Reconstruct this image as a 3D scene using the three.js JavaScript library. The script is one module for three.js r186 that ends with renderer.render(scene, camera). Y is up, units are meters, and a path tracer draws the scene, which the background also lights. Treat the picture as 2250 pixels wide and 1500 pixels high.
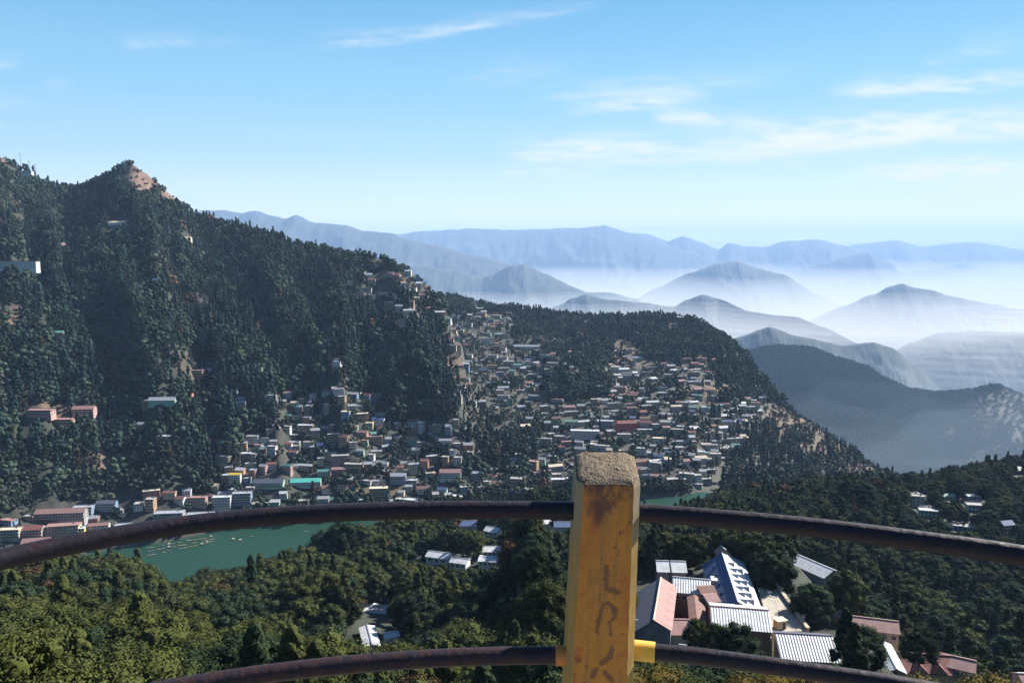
import * as THREE from 'three';
import { mergeGeometries } from 'three/addons/utils/BufferGeometryUtils.js';

// ---------------------------------------------------------------- camera, sky, sun, exposure
const scene = new THREE.Scene();
const EYE = 330, FOV = 46, FPX = 750 / Math.tan((FOV / 2) * Math.PI / 180);     // eye height above the lake; focal length in photo pixels (2250 x 1500)
const PITCH = Math.atan((750 - 530) / FPX), CP = Math.cos(PITCH), SP = Math.sin(PITCH);
const camera = new THREE.PerspectiveCamera(FOV, 1.5, 0.1, 120000);
camera.position.set(0, EYE, 0);
camera.rotation.x = -PITCH;
const renderer = new THREE.WebGLRenderer({ antialias: true });
renderer.toneMapping = THREE.LinearToneMapping;
renderer.toneMappingExposure = 3.3;
renderer.shadowMap.enabled = true;

const SUN_AZ = 54 * Math.PI / 180, SUN_EL = 34 * Math.PI / 180;                  // azimuth measured from the view direction towards +x
const sunDir = new THREE.Vector3(Math.sin(SUN_AZ) * Math.cos(SUN_EL), Math.sin(SUN_EL), -Math.cos(SUN_AZ) * Math.cos(SUN_EL));
const sun = new THREE.DirectionalLight(new THREE.Color().setRGB(1, 0.94, 0.85), 5);
sun.position.copy(sunDir).multiplyScalar(3000).add(new THREE.Vector3(0, 0, -1000));
sun.target.position.set(0, 0, -1000);
sun.castShadow = true;
Object.assign(sun.shadow.camera, { left: -2500, right: 2500, top: 2500, bottom: -2500, near: 10, far: 9000 });
sun.shadow.mapSize.set(4096, 4096);
scene.add(sun, sun.target);
scene.fog = new THREE.FogExp2(new THREE.Color().setRGB(0.41, 0.63, 1.0), 3.1e-5);

// ---------------------------------------------------------------- small helpers
function rng(seed) { let a = seed >>> 0; return () => { a = (a + 0x6D2B79F5) | 0; let t = Math.imul(a ^ (a >>> 15), 1 | a); t = (t + Math.imul(t ^ (t >>> 7), 61 | t)) ^ t; return ((t ^ (t >>> 14)) >>> 0) / 4294967296; }; }
const clamp = (x, a = 0, b = 1) => Math.min(b, Math.max(a, x)), lerp = (a, b, t) => a + (b - a) * t;
const smooth = (a, b, x) => { const t = clamp((x - a) / (b - a)); return t * t * (3 - 2 * t); };
function hash2(ix, iy) { let h = Math.imul(ix, 374761393) + Math.imul(iy, 668265263) | 0; h = Math.imul(h ^ (h >>> 13), 1274126177); return ((h ^ (h >>> 16)) >>> 0) / 4294967296; }
function vnoise(x, y) { const ix = Math.floor(x), iy = Math.floor(y), fx = x - ix, fy = y - iy, u = fx * fx * (3 - 2 * fx), v = fy * fy * (3 - 2 * fy); return lerp(lerp(hash2(ix, iy), hash2(ix + 1, iy), u), lerp(hash2(ix, iy + 1), hash2(ix + 1, iy + 1), u), v) * 2 - 1; }
function fbm(x, y, o = 4) { let s = 0, a = 0.5; for (let i = 0; i < o; i++) { s += a * vnoise(x, y); x = x * 2.03 + 17.1; y = y * 2.03 - 9.7; a *= 0.5; } return s; }
// a photo pixel gives a direction: r = sideways per metre ahead, t = up per metre ahead
function ray(px, py) { const xc = (px - 1125) / FPX, yc = (750 - py) / FPX, F = CP + yc * SP; return { r: xc / F, t: (yc * CP - SP) / F }; }
function atD(px, py, D) { const q = ray(px, py); return new THREE.Vector3(q.r * D, EYE + q.t * D, -D); }
function atY(px, py, y) { const q = ray(px, py); return atD(px, py, (y - EYE) / q.t); }
function proj(x, y, D) { const d = D * CP - (y - EYE) * SP, u = (y - EYE) * CP + D * SP; return [1125 + FPX * x / d, 750 - FPX * u / d, d]; }
const taken = new Map();
function numbered(name) { const n = taken.get(name) ?? 0; taken.set(name, n + 1); return n ? `${name}_${String(n).padStart(3, '0')}` : name; }
function tag(o, label, category, group) { o.userData.label = label; o.userData.category = category; if (group) o.userData.group = group; return o; }
function top(o, name) { o.name = numbered(name); scene.add(o); return o; }
function mesh(name, g, m, parent) { const o = new THREE.Mesh(g, m); o.name = name; o.castShadow = o.receiveShadow = true; if (parent) parent.add(o); return o; }
function structure(name, g, m) { const o = mesh(name, g, m); top(o, name); o.userData.kind = 'structure'; return o; }
function thing(name, label, category, p, turn = 0, group) { const g = new THREE.Group(); top(g, name); g.position.copy(p); g.rotation.y = turn; return tag(g, label, category, group); }
const rgb = (r, g, b) => new THREE.Color().setRGB(r, g, b);
const mat = (r, g, b, rough = 0.9, extra = {}) => new THREE.MeshStandardMaterial({ color: rgb(r, g, b), roughness: rough, metalness: 0, side: THREE.DoubleSide, ...extra });
function box(w, h, d, x = 0, y = 0, z = 0) { const g = new THREE.BoxGeometry(w, h, d); g.translate(x, y, z); return g; }
function metreUV(g, s = 1) { const p = g.attributes.position, n = g.attributes.normal, uv = new Float32Array(p.count * 2); for (let i = 0; i < p.count; i++) { const ax = Math.abs(n.getX(i)), ay = Math.abs(n.getY(i)), az = Math.abs(n.getZ(i)); const x = p.getX(i), y = p.getY(i), z = p.getZ(i); let u, v; if (ay >= ax && ay >= az) { u = x; v = z; } else if (ax > az) { u = z; v = y; } else { u = x; v = y; } uv[2 * i] = u * s; uv[2 * i + 1] = v * s; } g.setAttribute('uv', new THREE.BufferAttribute(uv, 2)); return g; }
function tris(pos, col) { const g = new THREE.BufferGeometry(); g.setAttribute('position', new THREE.BufferAttribute(new Float32Array(pos), 3)); if (col) g.setAttribute('color', new THREE.BufferAttribute(new Float32Array(col), 3)); g.computeVertexNormals(); return g; }
function dataTex(w, h, f, srgb = false, repeat = true) { const d = new Uint8Array(w * h * 4); for (let y = 0; y < h; y++) for (let x = 0; x < w; x++) { const c = f(x, y); for (let k = 0; k < 3; k++) d[(y * w + x) * 4 + k] = clamp(c[k]) * 255; d[(y * w + x) * 4 + 3] = 255; } const t = new THREE.DataTexture(d, w, h); t.magFilter = t.minFilter = THREE.LinearFilter; if (repeat) t.wrapS = t.wrapT = THREE.RepeatWrapping; if (srgb) t.colorSpace = THREE.SRGBColorSpace; t.needsUpdate = true; return t; }

// ---------------------------------------------------------------- the sky: clear winter air with thin cirrus
{
  const W = 3072, H = 1536, data = new Float32Array(W * H * 4);
  const SKY = 1 / 3.3;                                                              // the air is drawn for an exposure of 3.3
  const stops = [[0, 1.02, 1.02, 1.02], [1.5, 0.92, 0.98, 1.0], [3.2, 0.70, 0.88, 0.98], [6, 0.47, 0.74, 0.94], [10, 0.31, 0.635, 0.91], [16, 0.185, 0.485, 0.81], [30, 0.10, 0.27, 0.59], [90, 0.040, 0.125, 0.36]];
  const azel = (px, py) => { const q = ray(px, py); return [Math.atan2(q.r, 1) * 180 / Math.PI, Math.atan2(q.t, Math.hypot(1, q.r)) * 180 / Math.PI]; };
  // cirrus streaks: [from, to, half width at the middle in degrees, strength]
  const streaks = [
    [[690, 102], [1140, 40], 0.36, 0.36], [[1040, 60], [1340, 8], 0.35, 0.2], [[280, 96], [420, 92], 0.35, 0.34], [[380, 96], [520, 98], 0.3, 0.12], [[-20, 136], [60, 134], 0.35, 0.28], [[-30, 228], [60, 230], 0.4, 0.12],
    [[1295, 240], [1560, 212], 0.75, 0.42], [[1180, 215], [1720, 188], 0.6, 0.26], [[1430, 262], [1620, 272], 0.5, 0.5], [[1600, 285], [1710, 300], 0.7, 0.5], [[1110, 346], [1480, 322], 0.6, 0.85], [[1230, 350], [1700, 318], 0.8, 0.34],
    [[1560, 326], [2420, 262], 0.95, 0.9], [[1180, 352], [2100, 318], 0.55, 0.35], [[1700, 322], [1990, 314], 0.6, 0.5], [[1085, 379], [1345, 386], 0.28, 0.45], [[1820, 206], [2420, 160], 0.5, 0.55], [[1880, 208], [1950, 206], 0.7, 0.2], [[1860, 380], [2450, 366], 0.5, 0.8], [[2000, 446], [2450, 412], 0.9, 0.6], [[2020, 130], [2140, 126], 0.3, 0.22], [[2100, 110], [2300, 96], 0.5, 0.16], [[980, 180], [1280, 150], 0.8, 0.12],
    [[2300, 60], [2900, 10], 0.9, 0.3], [[2420, 320], [3200, 260], 1.0, 0.4], [[-900, 200], [-300, 160], 0.8, 0.25], [[1500, 345], [1900, 338], 0.5, 0.3], [[1250, 250], [1420, 236], 0.35, 0.4], [[1950, 300], [2300, 300], 0.5, 0.3], [[880, 84], [1160, 38], 0.25, 0.2], [[90, 190], [170, 182], 0.4, 0.12], [[1730, 360], [1800, 356], 0.3, 0.2]
  ].map(([a, b, w, s]) => ({ a: azel(...a), b: azel(...b), w: w * 1.4, s: s * 1.2 }));
  const sunAzDeg = SUN_AZ * 180 / Math.PI;
  for (let row = 0; row < H; row++) {
    const el = ((row + 0.5) / H - 0.5) * 180, e = Math.max(el, 0);
    let k = 0; while (k < stops.length - 2 && stops[k + 1][0] < e) k++;
    const f = smooth(0, 1, clamp((e - stops[k][0]) / (stops[k + 1][0] - stops[k][0]))) * 0.35 + 0.65 * clamp((e - stops[k][0]) / (stops[k + 1][0] - stops[k][0]));
    for (let col = 0; col < W; col++) {
      const round = ((col + 0.5) / W - 0.5) * 2 * Math.PI, x = Math.cos(round), z = Math.sin(round);       // direction of this texel
      const az = Math.atan2(x, -z) * 180 / Math.PI, o = (row * W + col) * 4;
      const toSun = Math.cos((az - sunAzDeg) * Math.PI / 180), lift = 1 + 0.20 * toSun * Math.exp(-e / 40);
      let c = 0;
      if (el > 0 && el < 30 && Math.abs(az) < 75) {
        const wx = fbm(az * 0.16 + 5, el * 0.7, 3) * 1.0, wy = fbm(az * 0.16 - 3, el * 0.7 + 8, 3) * 0.4;
        const fine = 0.62 + 0.75 * fbm(az * 0.35 + el * 0.6, el * 3.4 - az * 0.25, 4) + 0.3 * fbm(az * 1.4, el * 7, 3);
        for (const s of streaks) {
          const dx = s.b[0] - s.a[0], dy = s.b[1] - s.a[1], L = Math.hypot(dx, dy), ux = dx / L, uy = dy / L;
          const qx = az + wx * 0.9 - s.a[0], qy = el + wy - s.a[1], u = (qx * ux + qy * uy) / L, v = (-qx * uy + qy * ux);
          if (u < -0.1 || u > 1.15 || Math.abs(v) > s.w * 2.4) continue;
          const body = smooth(-0.08, 0.25, u) * (1 - smooth(0.55, 1.12, u)), vv = v / s.w;
          const edge = v < 0 ? Math.exp(-vv * vv * 4) : Math.exp(-vv * vv * 1.1);       // wisps are sharper below, feathered above
          const fib = 0.30 + 1.05 * smooth(-0.42, 0.42, fbm(u * L * 0.55 + vv * 0.9 + s.w * 40, vv * 3.2 + u * 1.5 + s.s * 9, 4)) + 0.35 * fbm(u * L * 1.3 + vv, vv * 9, 3);
          c = 1 - (1 - c) * (1 - clamp(s.s * body * edge * (0.45 + 0.55 * fine) * fib * 1.25));
        }
        c = 1 - (1 - c) * (1 - 0.10 * smooth(-0.1, 0.6, fbm(az * 0.05 + 9, el * 0.35, 4)) * smooth(-30, 30, az));
      } else if (el > 0) c = 0.25 * smooth(0.05, 0.5, fbm(az * 0.06, el * 0.25, 4));
      for (let n = 0; n < 3; n++) { const base = lerp(stops[k][n + 1], stops[k + 1][n + 1], f) * (lift + (n === 0 ? 0.03 : 0) * toSun); data[o + n] = lerp(base, [0.93, 0.99, 1.03][n], c) * SKY; }
      data[o + 3] = 1;
    }
  }
  const t = new THREE.DataTexture(data, W, H, THREE.RGBAFormat, THREE.FloatType);
  t.mapping = THREE.EquirectangularReflectionMapping; t.magFilter = t.minFilter = THREE.LinearFilter; t.needsUpdate = true;
  scene.background = t; scene.environment = t;
}

// ---------------------------------------------------------------- terrain: three land forms around the lake
function curve(list) {                                                             // [[r, D, y], ...] -> sampled smoothly by r
  const P = list.map(p => p).sort((a, b) => a[0] - b[0]);
  return r => { if (r <= P[0][0]) return P[0]; if (r >= P[P.length - 1][0]) return P[P.length - 1]; let i = 0; while (P[i + 1][0] < r) i++; const t = (r - P[i][0]) / (P[i + 1][0] - P[i][0]), s = t * 0.5 + 0.5 * t * t * (3 - 2 * t); return [r, lerp(P[i][1], P[i + 1][1], s), lerp(P[i][2], P[i + 1][2], s)]; };
}
const shorePts = [[-900, 1400], [-400, 1320], [0, 1246], [300, 1192], [540, 1152], [920, 1118], [1080, 1106], [1300, 1092], [1500, 1083]].map(([a, b]) => { const p = atY(a, b, 3); return [p.x / -p.z, -p.z, 3]; });
const ptsD = l => l.map(([a, b, D, drop = 9]) => { const p = atD(a, b, D); return [p.x / D, D, p.y - drop]; });
const shore1 = curve(shorePts);
const ridge1 = curve(ptsD([[-900, 290, 2050], [-400, 300, 2000], [-60, 325, 1960, 3], [0, 342, 1950, 3], [60, 372, 1950], [110, 402, 1950], [160, 405, 1950, 12], [220, 392, 1950, 9], [265, 368, 1950, 3], [290, 360, 1950, 1], [318, 378, 1940, 1], [345, 400, 1930, 1], [385, 434, 1920, 2], [400, 445, 1910], [440, 470, 1890], [520, 490, 1860], [600, 510, 1830], [640, 528, 1810], [740, 545, 1780], [830, 555, 1750, 12], [900, 588, 1700], [960, 634, 1640], [1000, 705, 1540], [1035, 815, 1400], [1055, 930, 1250], [1075, 1060, 1080], [1085, 1112, 985]]));
const base2 = curve([...shorePts.filter(p => p[0] > -0.2), ...ptsD([[1700, 1066, 1120, 6], [1850, 1060, 1180, 6], [1960, 1056, 1230, 6], [2050, 1064, 1260, 6], [2300, 1100, 1300, 6]])]);
const ridge2 = curve(ptsD([[700, 590, 2550], [960, 640, 2450], [1050, 660, 2400], [1100, 670, 2370], [1200, 686, 2300], [1300, 691, 2250], [1400, 690, 2200], [1480, 692, 2130], [1540, 700, 2050], [1580, 722, 1990], [1640, 776, 1900], [1680, 830, 1820], [1710, 868, 1760], [1760, 908, 1660], [1850, 966, 1500], [1920, 1016, 1350], [1965, 1054, 1250], [2050, 1120, 1255], [2300, 1300, 1290]]));
// the slope below the lookout: depression (tangent) of the tree tops, by column and distance
const fCols = [-300, 0, 312, 350, 500, 700, 850, 1000, 1230, 1450, 1600, 1750, 2000, 2250, 2700].map(p => ray(p, 1250).r);
const fRows = [60, 100, 150, 200, 260, 330, 400, 480, 560, 640, 720, 820, 920];
const fPy = [
  [1560, 1470, 1410, 1350, 1295, 1252, 1240, 1250, 1290, 1305, 1290, 1260, 1240],
  [1590, 1500, 1430, 1365, 1305, 1255, 1238, 1250, 1290, 1300, 1285, 1260, 1230],
  [1600, 1510, 1440, 1380, 1308, 1245, 1225, 1245, 1300, 1300, 1280, 1240, 1210],
  [1600, 1510, 1440, 1390, 1340, 1300, 1285, 1300, 1310, 1300, 1280, 1240, 1210],
  [1610, 1540, 1460, 1400, 1340, 1285, 1258, 1248, 1270, 1290, 1270, 1230, 1190],
  [1640, 1560, 1480, 1415, 1355, 1290, 1238, 1208, 1212, 1235, 1250, 1220, 1180],
  [1640, 1560, 1480, 1420, 1370, 1300, 1240, 1182, 1156, 1150, 1165, 1170, 1160],
  [1640, 1560, 1475, 1425, 1375, 1300, 1240, 1185, 1142, 1120, 1125, 1140, 1130],
  [1620, 1540, 1470, 1425, 1370, 1290, 1225, 1165, 1125, 1100, 1092, 1120, 1100],
  [1600, 1530, 1480, 1440, 1350, 1265, 1205, 1160, 1135, 1125, 1118, 1125, 1100],
  [1620, 1550, 1500, 1455, 1350, 1265, 1205, 1155, 1115, 1088, 1072, 1080, 1090],
  [1640, 1570, 1520, 1465, 1370, 1290, 1225, 1165, 1115, 1080, 1058, 1058, 1080],
  [1660, 1600, 1545, 1490, 1440, 1360, 1290, 1210, 1140, 1085, 1050, 1036, 1055],
  [1680, 1620, 1570, 1530, 1475, 1410, 1335, 1250, 1170, 1110, 1060, 1012, 1000],
  [1700, 1640, 1600, 1550, 1500, 1440, 1360, 1270, 1180, 1120, 1060, 1005, 985]].map((row, c) => row.map((py, j) => ray(1250, py).t * fRows[j] + EYE - 16));
function rowAt(c, D) {
  const R = fPy[c];
  if (D <= 60) { const y60 = R[0]; return D < 4 ? EYE - 2.4 : D < 12 ? lerp(EYE - 2.4, EYE - 9, (D - 4) / 8) : lerp(EYE - 9, y60, (D - 12) / 48); }
  if (D >= 920) return R[12] - (D - 920) * 0.55;
  let j = 0; while (fRows[j + 1] < D) j++;
  return lerp(R[j], R[j + 1], (D - fRows[j]) / (fRows[j + 1] - fRows[j]));
}
function slopeF(r, D) {
  let c = 0; if (r <= fCols[0]) return rowAt(0, D); if (r >= fCols[fCols.length - 1]) return rowAt(fCols.length - 1, D);
  while (fCols[c + 1] < r) c++;
  const t = (r - fCols[c]) / (fCols[c + 1] - fCols[c]), s = t * t * (3 - 2 * t);
  return lerp(rowAt(c, D), rowAt(c + 1, D), s);
}
const pads = [];                                                                    // levelled ground under building groups: [x0, x1, D0, D1, y, margin]
function height(x, D) {
  const d = Math.max(D, 1), r = clamp(x / d, -1.2, 1.2);
  let hF = slopeF(D < 60 ? clamp(x / 60, -1.2, 1.2) : r, D) + (D > 30 ? fbm(x * 0.02, D * 0.02, 3) * Math.min(5, D * 0.02) : 0);
  if (x < -60 || (D > 560 && r < 0.15)) { const sh = shore1(r)[1]; hF = Math.min(hF, (sh - 250 - D) * 0.9 + 20); }   // down to the near shore
  if (r < 0.12 && D > 640) hF = Math.min(hF, 60 - (D - 640) * 0.45);
  if (r >= 0.12 && r < 0.26 && D > 700) hF = Math.min(hF, 95 - (D - 700) * 0.8);
  let h = -8 - 320 * smooth(0.27, 0.5, r) * smooth(900, 1700, D) - 700 * smooth(1250, 2000, D) * smooth(0.12, 0.26, r);
  const b1 = shore1(r), g1 = ridge1(r), s1 = (D - b1[1]) / (g1[1] - b1[1]);
  let m1 = -1e3;
  if (s1 > -0.2 && r < 0.1) {
    if (s1 < 0) m1 = 3 + s1 * 1400; else if (s1 <= 1) { const gul = Math.abs(fbm(r * 16 + s1 * 0.8, s1 * 1.4 + 3, 3)); m1 = lerp(b1[2], g1[2], Math.pow(s1, 0.94)) + (30 - 105 * gul) * Math.sin(Math.PI * s1) * Math.min(1, (g1[2] - b1[2]) / 150) + fbm(x * 0.012, D * 0.012, 3) * 9 * Math.min(1, s1 * 5) * (1 - s1 * 0.8); } else m1 = g1[2] - (D - g1[1]) * 0.5;
    if (r > -0.025) m1 -= (r + 0.025) * 2500;
  }
  const b2 = base2(r), g2 = ridge2(r), s2 = (D - b2[1]) / Math.max(30, g2[1] - b2[1]);
  let m2 = -1e3;
  if (s2 > -0.2 && r > -0.26) {
    if (s2 < 0) m2 = b2[2] + s2 * 900; else if (s2 <= 1) m2 = lerp(b2[2], g2[2], Math.pow(s2, 0.92)) + fbm(r * 14 + 7, s2 * 2.5, 3) * 30 * Math.sin(Math.PI * s2) * smooth(20, 120, g2[2] - b2[2]) + fbm(x * 0.013 + 4, D * 0.013, 3) * 7 * (1 - s2); else m2 = g2[2] - (D - g2[1]) * 0.45;
  }
  h = Math.max(h, hF, m1, m2);
  for (const [x0, x1, d0, d1, y, m] of pads) { const k = smooth(-m, 0, Math.min(x - x0, x1 - x, D - d0, d1 - D)); if (k > 0) h = lerp(h, y, k); }
  return h;
}
pads.push([34, 118, 216, 312, 200.5, 14], [-82, -52, 244, 300, 0, 10], [-42, 6, 380, 470, 0, 14]);
for (const p of pads.slice(1)) { const x = (p[0] + p[1]) / 2, D = (p[2] + p[3]) / 2; p[4] = 0; const k = pads.splice(pads.indexOf(p), 1)[0]; k[4] = height(x, D); pads.push(k); }

const GX0 = -2000, GX1 = 1750, GD0 = -60, GD1 = 2750, GS = 9, NX = Math.round((GX1 - GX0) / GS) + 1, ND = Math.round((GD1 - GD0) / GS) + 1;
const hgrid = new Float32Array(NX * ND);
for (let j = 0; j < ND; j++) for (let i = 0; i < NX; i++) hgrid[j * NX + i] = height(GX0 + i * GS, GD0 + j * GS);
function ground(x, D) { const u = clamp((x - GX0) / GS, 0, NX - 1.001), v = clamp((D - GD0) / GS, 0, ND - 1.001), i = Math.floor(u), j = Math.floor(v), a = u - i, b = v - j, k = j * NX + i; return a + b <= 1 ? hgrid[k] + a * (hgrid[k + 1] - hgrid[k]) + b * (hgrid[k + NX] - hgrid[k]) : hgrid[k + NX + 1] + (1 - a) * (hgrid[k + NX] - hgrid[k + NX + 1]) + (1 - b) * (hgrid[k + 1] - hgrid[k + NX + 1]); }
function hit(px, py, from = 60) { const q = ray(px, py); for (let D = from; D < 2740; D += 3) if (EYE + q.t * D < ground(q.r * D, D)) { for (let k = 0; k < 6; k++) { D -= 0.5; if (EYE + q.t * D > ground(q.r * D, D)) break; } return new THREE.Vector3(q.r * D, ground(q.r * D, D), -D); } return null; }

// bare earth, rock and town ground where the photograph shows it: [px, py, rx, ry, kind, from distance, to distance]
const patches = [
  [318, 392, 44, 30, 'rock', 1500, 2200], [375, 430, 18, 12, 'rock', 1500, 2200], [105, 392, 16, 7, 'rock', 1500, 2200], [5, 348, 26, 12, 'rock', 1500, 2200], [18, 700, 46, 34, 'earth', 600, 2000], [460, 662, 24, 13, 'earth', 600, 2000], [590, 690, 16, 8, 'earth', 600, 2000], [240, 1015, 55, 22, 'earth', 600, 1200], [110, 905, 50, 18, 'earth', 600, 1300], [395, 780, 26, 12, 'earth', 600, 1500], [430, 815, 40, 10, 'earth', 600, 1500], [550, 815, 20, 8, 'earth', 600, 1500],
  [1372, 770, 34, 26, 'earth', 1000, 2300], [1420, 800, 34, 12, 'earth', 1000, 2300], [1490, 720, 50, 10, 'earth', 1000, 2300], [1350, 860, 30, 12, 'earth', 1000, 2300], [960, 645, 50, 10, 'earth', 1000, 2500], [1000, 800, 26, 16, 'earth', 1000, 2500], [1760, 940, 60, 22, 'earth', 1000, 2000], [1830, 975, 60, 22, 'earth', 1000, 2000], [1700, 910, 40, 18, 'earth', 1000, 2000], [1890, 1035, 60, 14, 'earth', 1000, 2000], [1560, 860, 60, 18, 'earth', 1000, 2000], [940, 960, 60, 16, 'earth', 700, 1500], [860, 1080, 70, 16, 'earth', 700, 1500]];
function patchAt(px, py, D) { for (const [cx, cy, rx, ry, kind, d0, d1] of patches) if (D > d0 && D < d1) { const q = Math.hypot((px - cx) / rx, (py - cy) / ry) + fbm(px * 0.06, py * 0.09, 3) * 0.55; if (q < (kind === 'rock' ? 1.3 : 1)) return kind; } return null; }
// town: [polygon box x0, y0, x1, y1, share of trees kept, min D]
const town = [[0, 1085, 560, 1215, 0.7, 700], [470, 985, 830, 1100, 0.8, 700], [600, 870, 840, 990, 0.85, 700], [820, 930, 1015, 1115, 0.8, 700], [985, 690, 1130, 800, 0.28, 1100], [1000, 800, 1200, 960, 0.4, 1100], [1120, 740, 1260, 830, 0.6, 1100], [1180, 880, 1520, 1080, 0.46, 1000], [1330, 800, 1580, 900, 0.4, 1000], [1500, 890, 1800, 1060, 0.75, 1000], [1700, 900, 1960, 1060, 0.72, 1000], [800, 600, 1000, 650, 0.45, 1300], [840, 680, 990, 705, 0.5, 1100], [1010, 1050, 1260, 1112, 0.5, 700]];
function keepTree(px, py, D) { let k = 1; for (const [x0, y0, x1, y1, s, d0] of town) if (D > d0 && px > x0 && px < x1 && py > y0 && py < y1) k = Math.min(k, s); return k; }

{
  const pos = new Float32Array(NX * ND * 3), col = new Float32Array(NX * ND * 3), idx = [];
  for (let j = 0; j < ND; j++) for (let i = 0; i < NX; i++) {
    const k = j * NX + i, x = GX0 + i * GS, D = GD0 + j * GS, y = hgrid[k];
    pos.set([x, y, -D], k * 3);
    const n = fbm(x * 0.03, D * 0.03, 4), n2 = fbm(x * 0.15 + 40, D * 0.15, 2);
    let c = [0.014 + 0.008 * n + 0.007 * n2, 0.018 + 0.008 * n + 0.008 * n2, 0.011 + 0.005 * n];
    if (D > 60) {
      const [px, py] = proj(x, y, D), p = patchAt(px, py, D), kt = keepTree(px, py, D);
      if (kt < 0.9 && n + n2 > -0.35) c = [0.027 + 0.02 * n + 0.025 * n2, 0.027 + 0.018 * n + 0.022 * n2, 0.020 + 0.012 * n + 0.012 * n2];
      if (p === 'earth') c = [0.060 + 0.05 * n2 + 0.03 * n, 0.040 + 0.035 * n2 + 0.02 * n, 0.026 + 0.02 * n2];
      if (p === 'rock') { const n3 = fbm(x * 0.4, D * 0.4, 3) + n2 * 0.6; c = [0.085 + 0.10 * n3, 0.052 + 0.06 * n3, 0.038 + 0.042 * n3].map(q => Math.max(0.014, q)); };
    }
    if (y < 2.2 && y > -6 && D > 500) c = [0.04, 0.04, 0.03];
    col.set(c, k * 3);
    if (i < NX - 1 && j < ND - 1) idx.push(k, k + 1, k + NX, k + 1, k + NX + 1, k + NX);
  }
  const g = new THREE.BufferGeometry();
  g.setAttribute('position', new THREE.BufferAttribute(pos, 3)); g.setAttribute('color', new THREE.BufferAttribute(col, 3)); g.setIndex(idx); g.computeVertexNormals();
  structure('hillside_terrain', g, new THREE.MeshStandardMaterial({ vertexColors: true, roughness: 1, side: THREE.DoubleSide }));
}

// the lake
{
  const pts = [];
  for (let k = 0; k <= 60; k++) { const r = lerp(-1.0, 0.27, k / 60), D = shore1(r)[1] + 12; pts.push([r * D, D]); }
  for (let k = 60; k >= 0; k--) { const r = lerp(-1.0, 0.27, k / 60), D = Math.max(420, shore1(r)[1] - 420); pts.push([r * D, D]); }
  const s = new THREE.Shape(pts.map(([x, d]) => new THREE.Vector2(x, d)));
  const g = new THREE.ShapeGeometry(s); g.rotateX(-Math.PI / 2);
  const bump = dataTex(256, 256, (x, y) => { const w = (f, o) => Math.sin((x * Math.round(3 * f) + y * Math.round(2 * f)) / 256 * 6.283 + o); const v = 0.5 + 0.12 * w(2, 0) + 0.1 * w(5, 1 + y * 0.05) + 0.25 * vnoise(x / 8, y / 5); return [v, v, v]; });
  const pp = g.attributes.position, uv = new Float32Array(pp.count * 2); for (let i = 0; i < pp.count; i++) { uv[2 * i] = pp.getX(i) / 22; uv[2 * i + 1] = pp.getZ(i) / 14; } g.setAttribute('uv', new THREE.BufferAttribute(uv, 2));
  structure('lake_water', g, new THREE.MeshPhysicalMaterial({ color: rgb(0.011, 0.037, 0.023), roughness: 0.3, specularIntensity: 0.5, bumpMap: bump, bumpScale: 0.12, side: THREE.DoubleSide }));
}

// ---------------------------------------------------------------- far ground and the hills beyond
structure('ground', (() => { const g = new THREE.CircleGeometry(50000, 64); g.rotateX(-Math.PI / 2); g.translate(0, -1950, 0); return g; })(), mat(0.07, 0.08, 0.05, 1));
const hillMat = new THREE.MeshStandardMaterial({ vertexColors: true, roughness: 1, side: THREE.DoubleSide });
function ridge(name, pts, D, opt = {}) {
  const N = (opt.n ?? 150) * 2, M = 40, { front = D * 0.16, fall = 0.55, seed = 1, rough = 1, tone = [0.024, 0.034, 0.024] } = opt, pos = [], col = [], idx = [];
  const P = pts.map(([a, b, d = D]) => atD(a, b, d)), x0 = P[0].x, x1 = P[P.length - 1].x;
  const crest = x => { let i = 0; while (i < P.length - 2 && P[i + 1].x < x) i++; const t = clamp((x - P[i].x) / (P[i + 1].x - P[i].x)), s = 0.55 * t + 0.45 * t * t * (3 - 2 * t); return [lerp(P[i].y, P[i + 1].y, s), lerp(P[i].z, P[i + 1].z, s)]; };
  for (let i = 0; i <= N; i++) {
    const f = i / N, x = lerp(x0, x1, f), [cy, cz] = crest(x), k = x / D;
    const yc = cy + rough * D * (0.0011 * fbm(k * 90 + seed * 11, seed, 4) + 0.0004 * fbm(k * 600, seed * 3, 3));
    for (let j = 0; j <= M; j++) {
      const a = j / M * 1.5 - 0.5;                                                  // -0.5 behind the crest .. 1 in front of it
      const dist = a * front, spur = fbm(k * 26 + seed * 5 + a * 1.4, a * 3.6 + seed, 4), fine = fbm(k * 110 + a * 3, a * 14 + seed, 3);
      const down = Math.abs(dist) * fall * (1 + 0.38 * spur * Math.min(1, Math.abs(a) * 6)) + Math.abs(a) * front * 0.12 * fine + Math.min(1, Math.abs(a) * 12) * D * 0.0008 * fbm(k * 420 + seed, a * 40, 3);
      pos.push(x * (1 - dist / D * 0.3) + spur * Math.abs(dist) * 0.15, yc - down - 0.25 * front * a * a * fall, cz + dist);
      const n = fbm(k * 60 + seed, a * 5, 4);
      const tex = 1 + 0.8 * fbm(k * 500 + 7, a * 46, 3); col.push(tone[0] * (1 + 0.9 * n) * tex, tone[1] * (1 + 0.6 * n) * tex, tone[2] * (1 + 0.5 * n) * tex);
      if (i < N && j < M) { const q = i * (M + 1) + j; idx.push(q, q + M + 1, q + 1, q + 1, q + M + 1, q + M + 2); }
    }
  }
  const g = new THREE.BufferGeometry(); g.setAttribute('position', new THREE.BufferAttribute(new Float32Array(pos), 3)); g.setAttribute('color', new THREE.BufferAttribute(new Float32Array(col), 3)); g.setIndex(idx); g.computeVertexNormals();
  return structure(name, g, hillMat);
}
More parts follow.
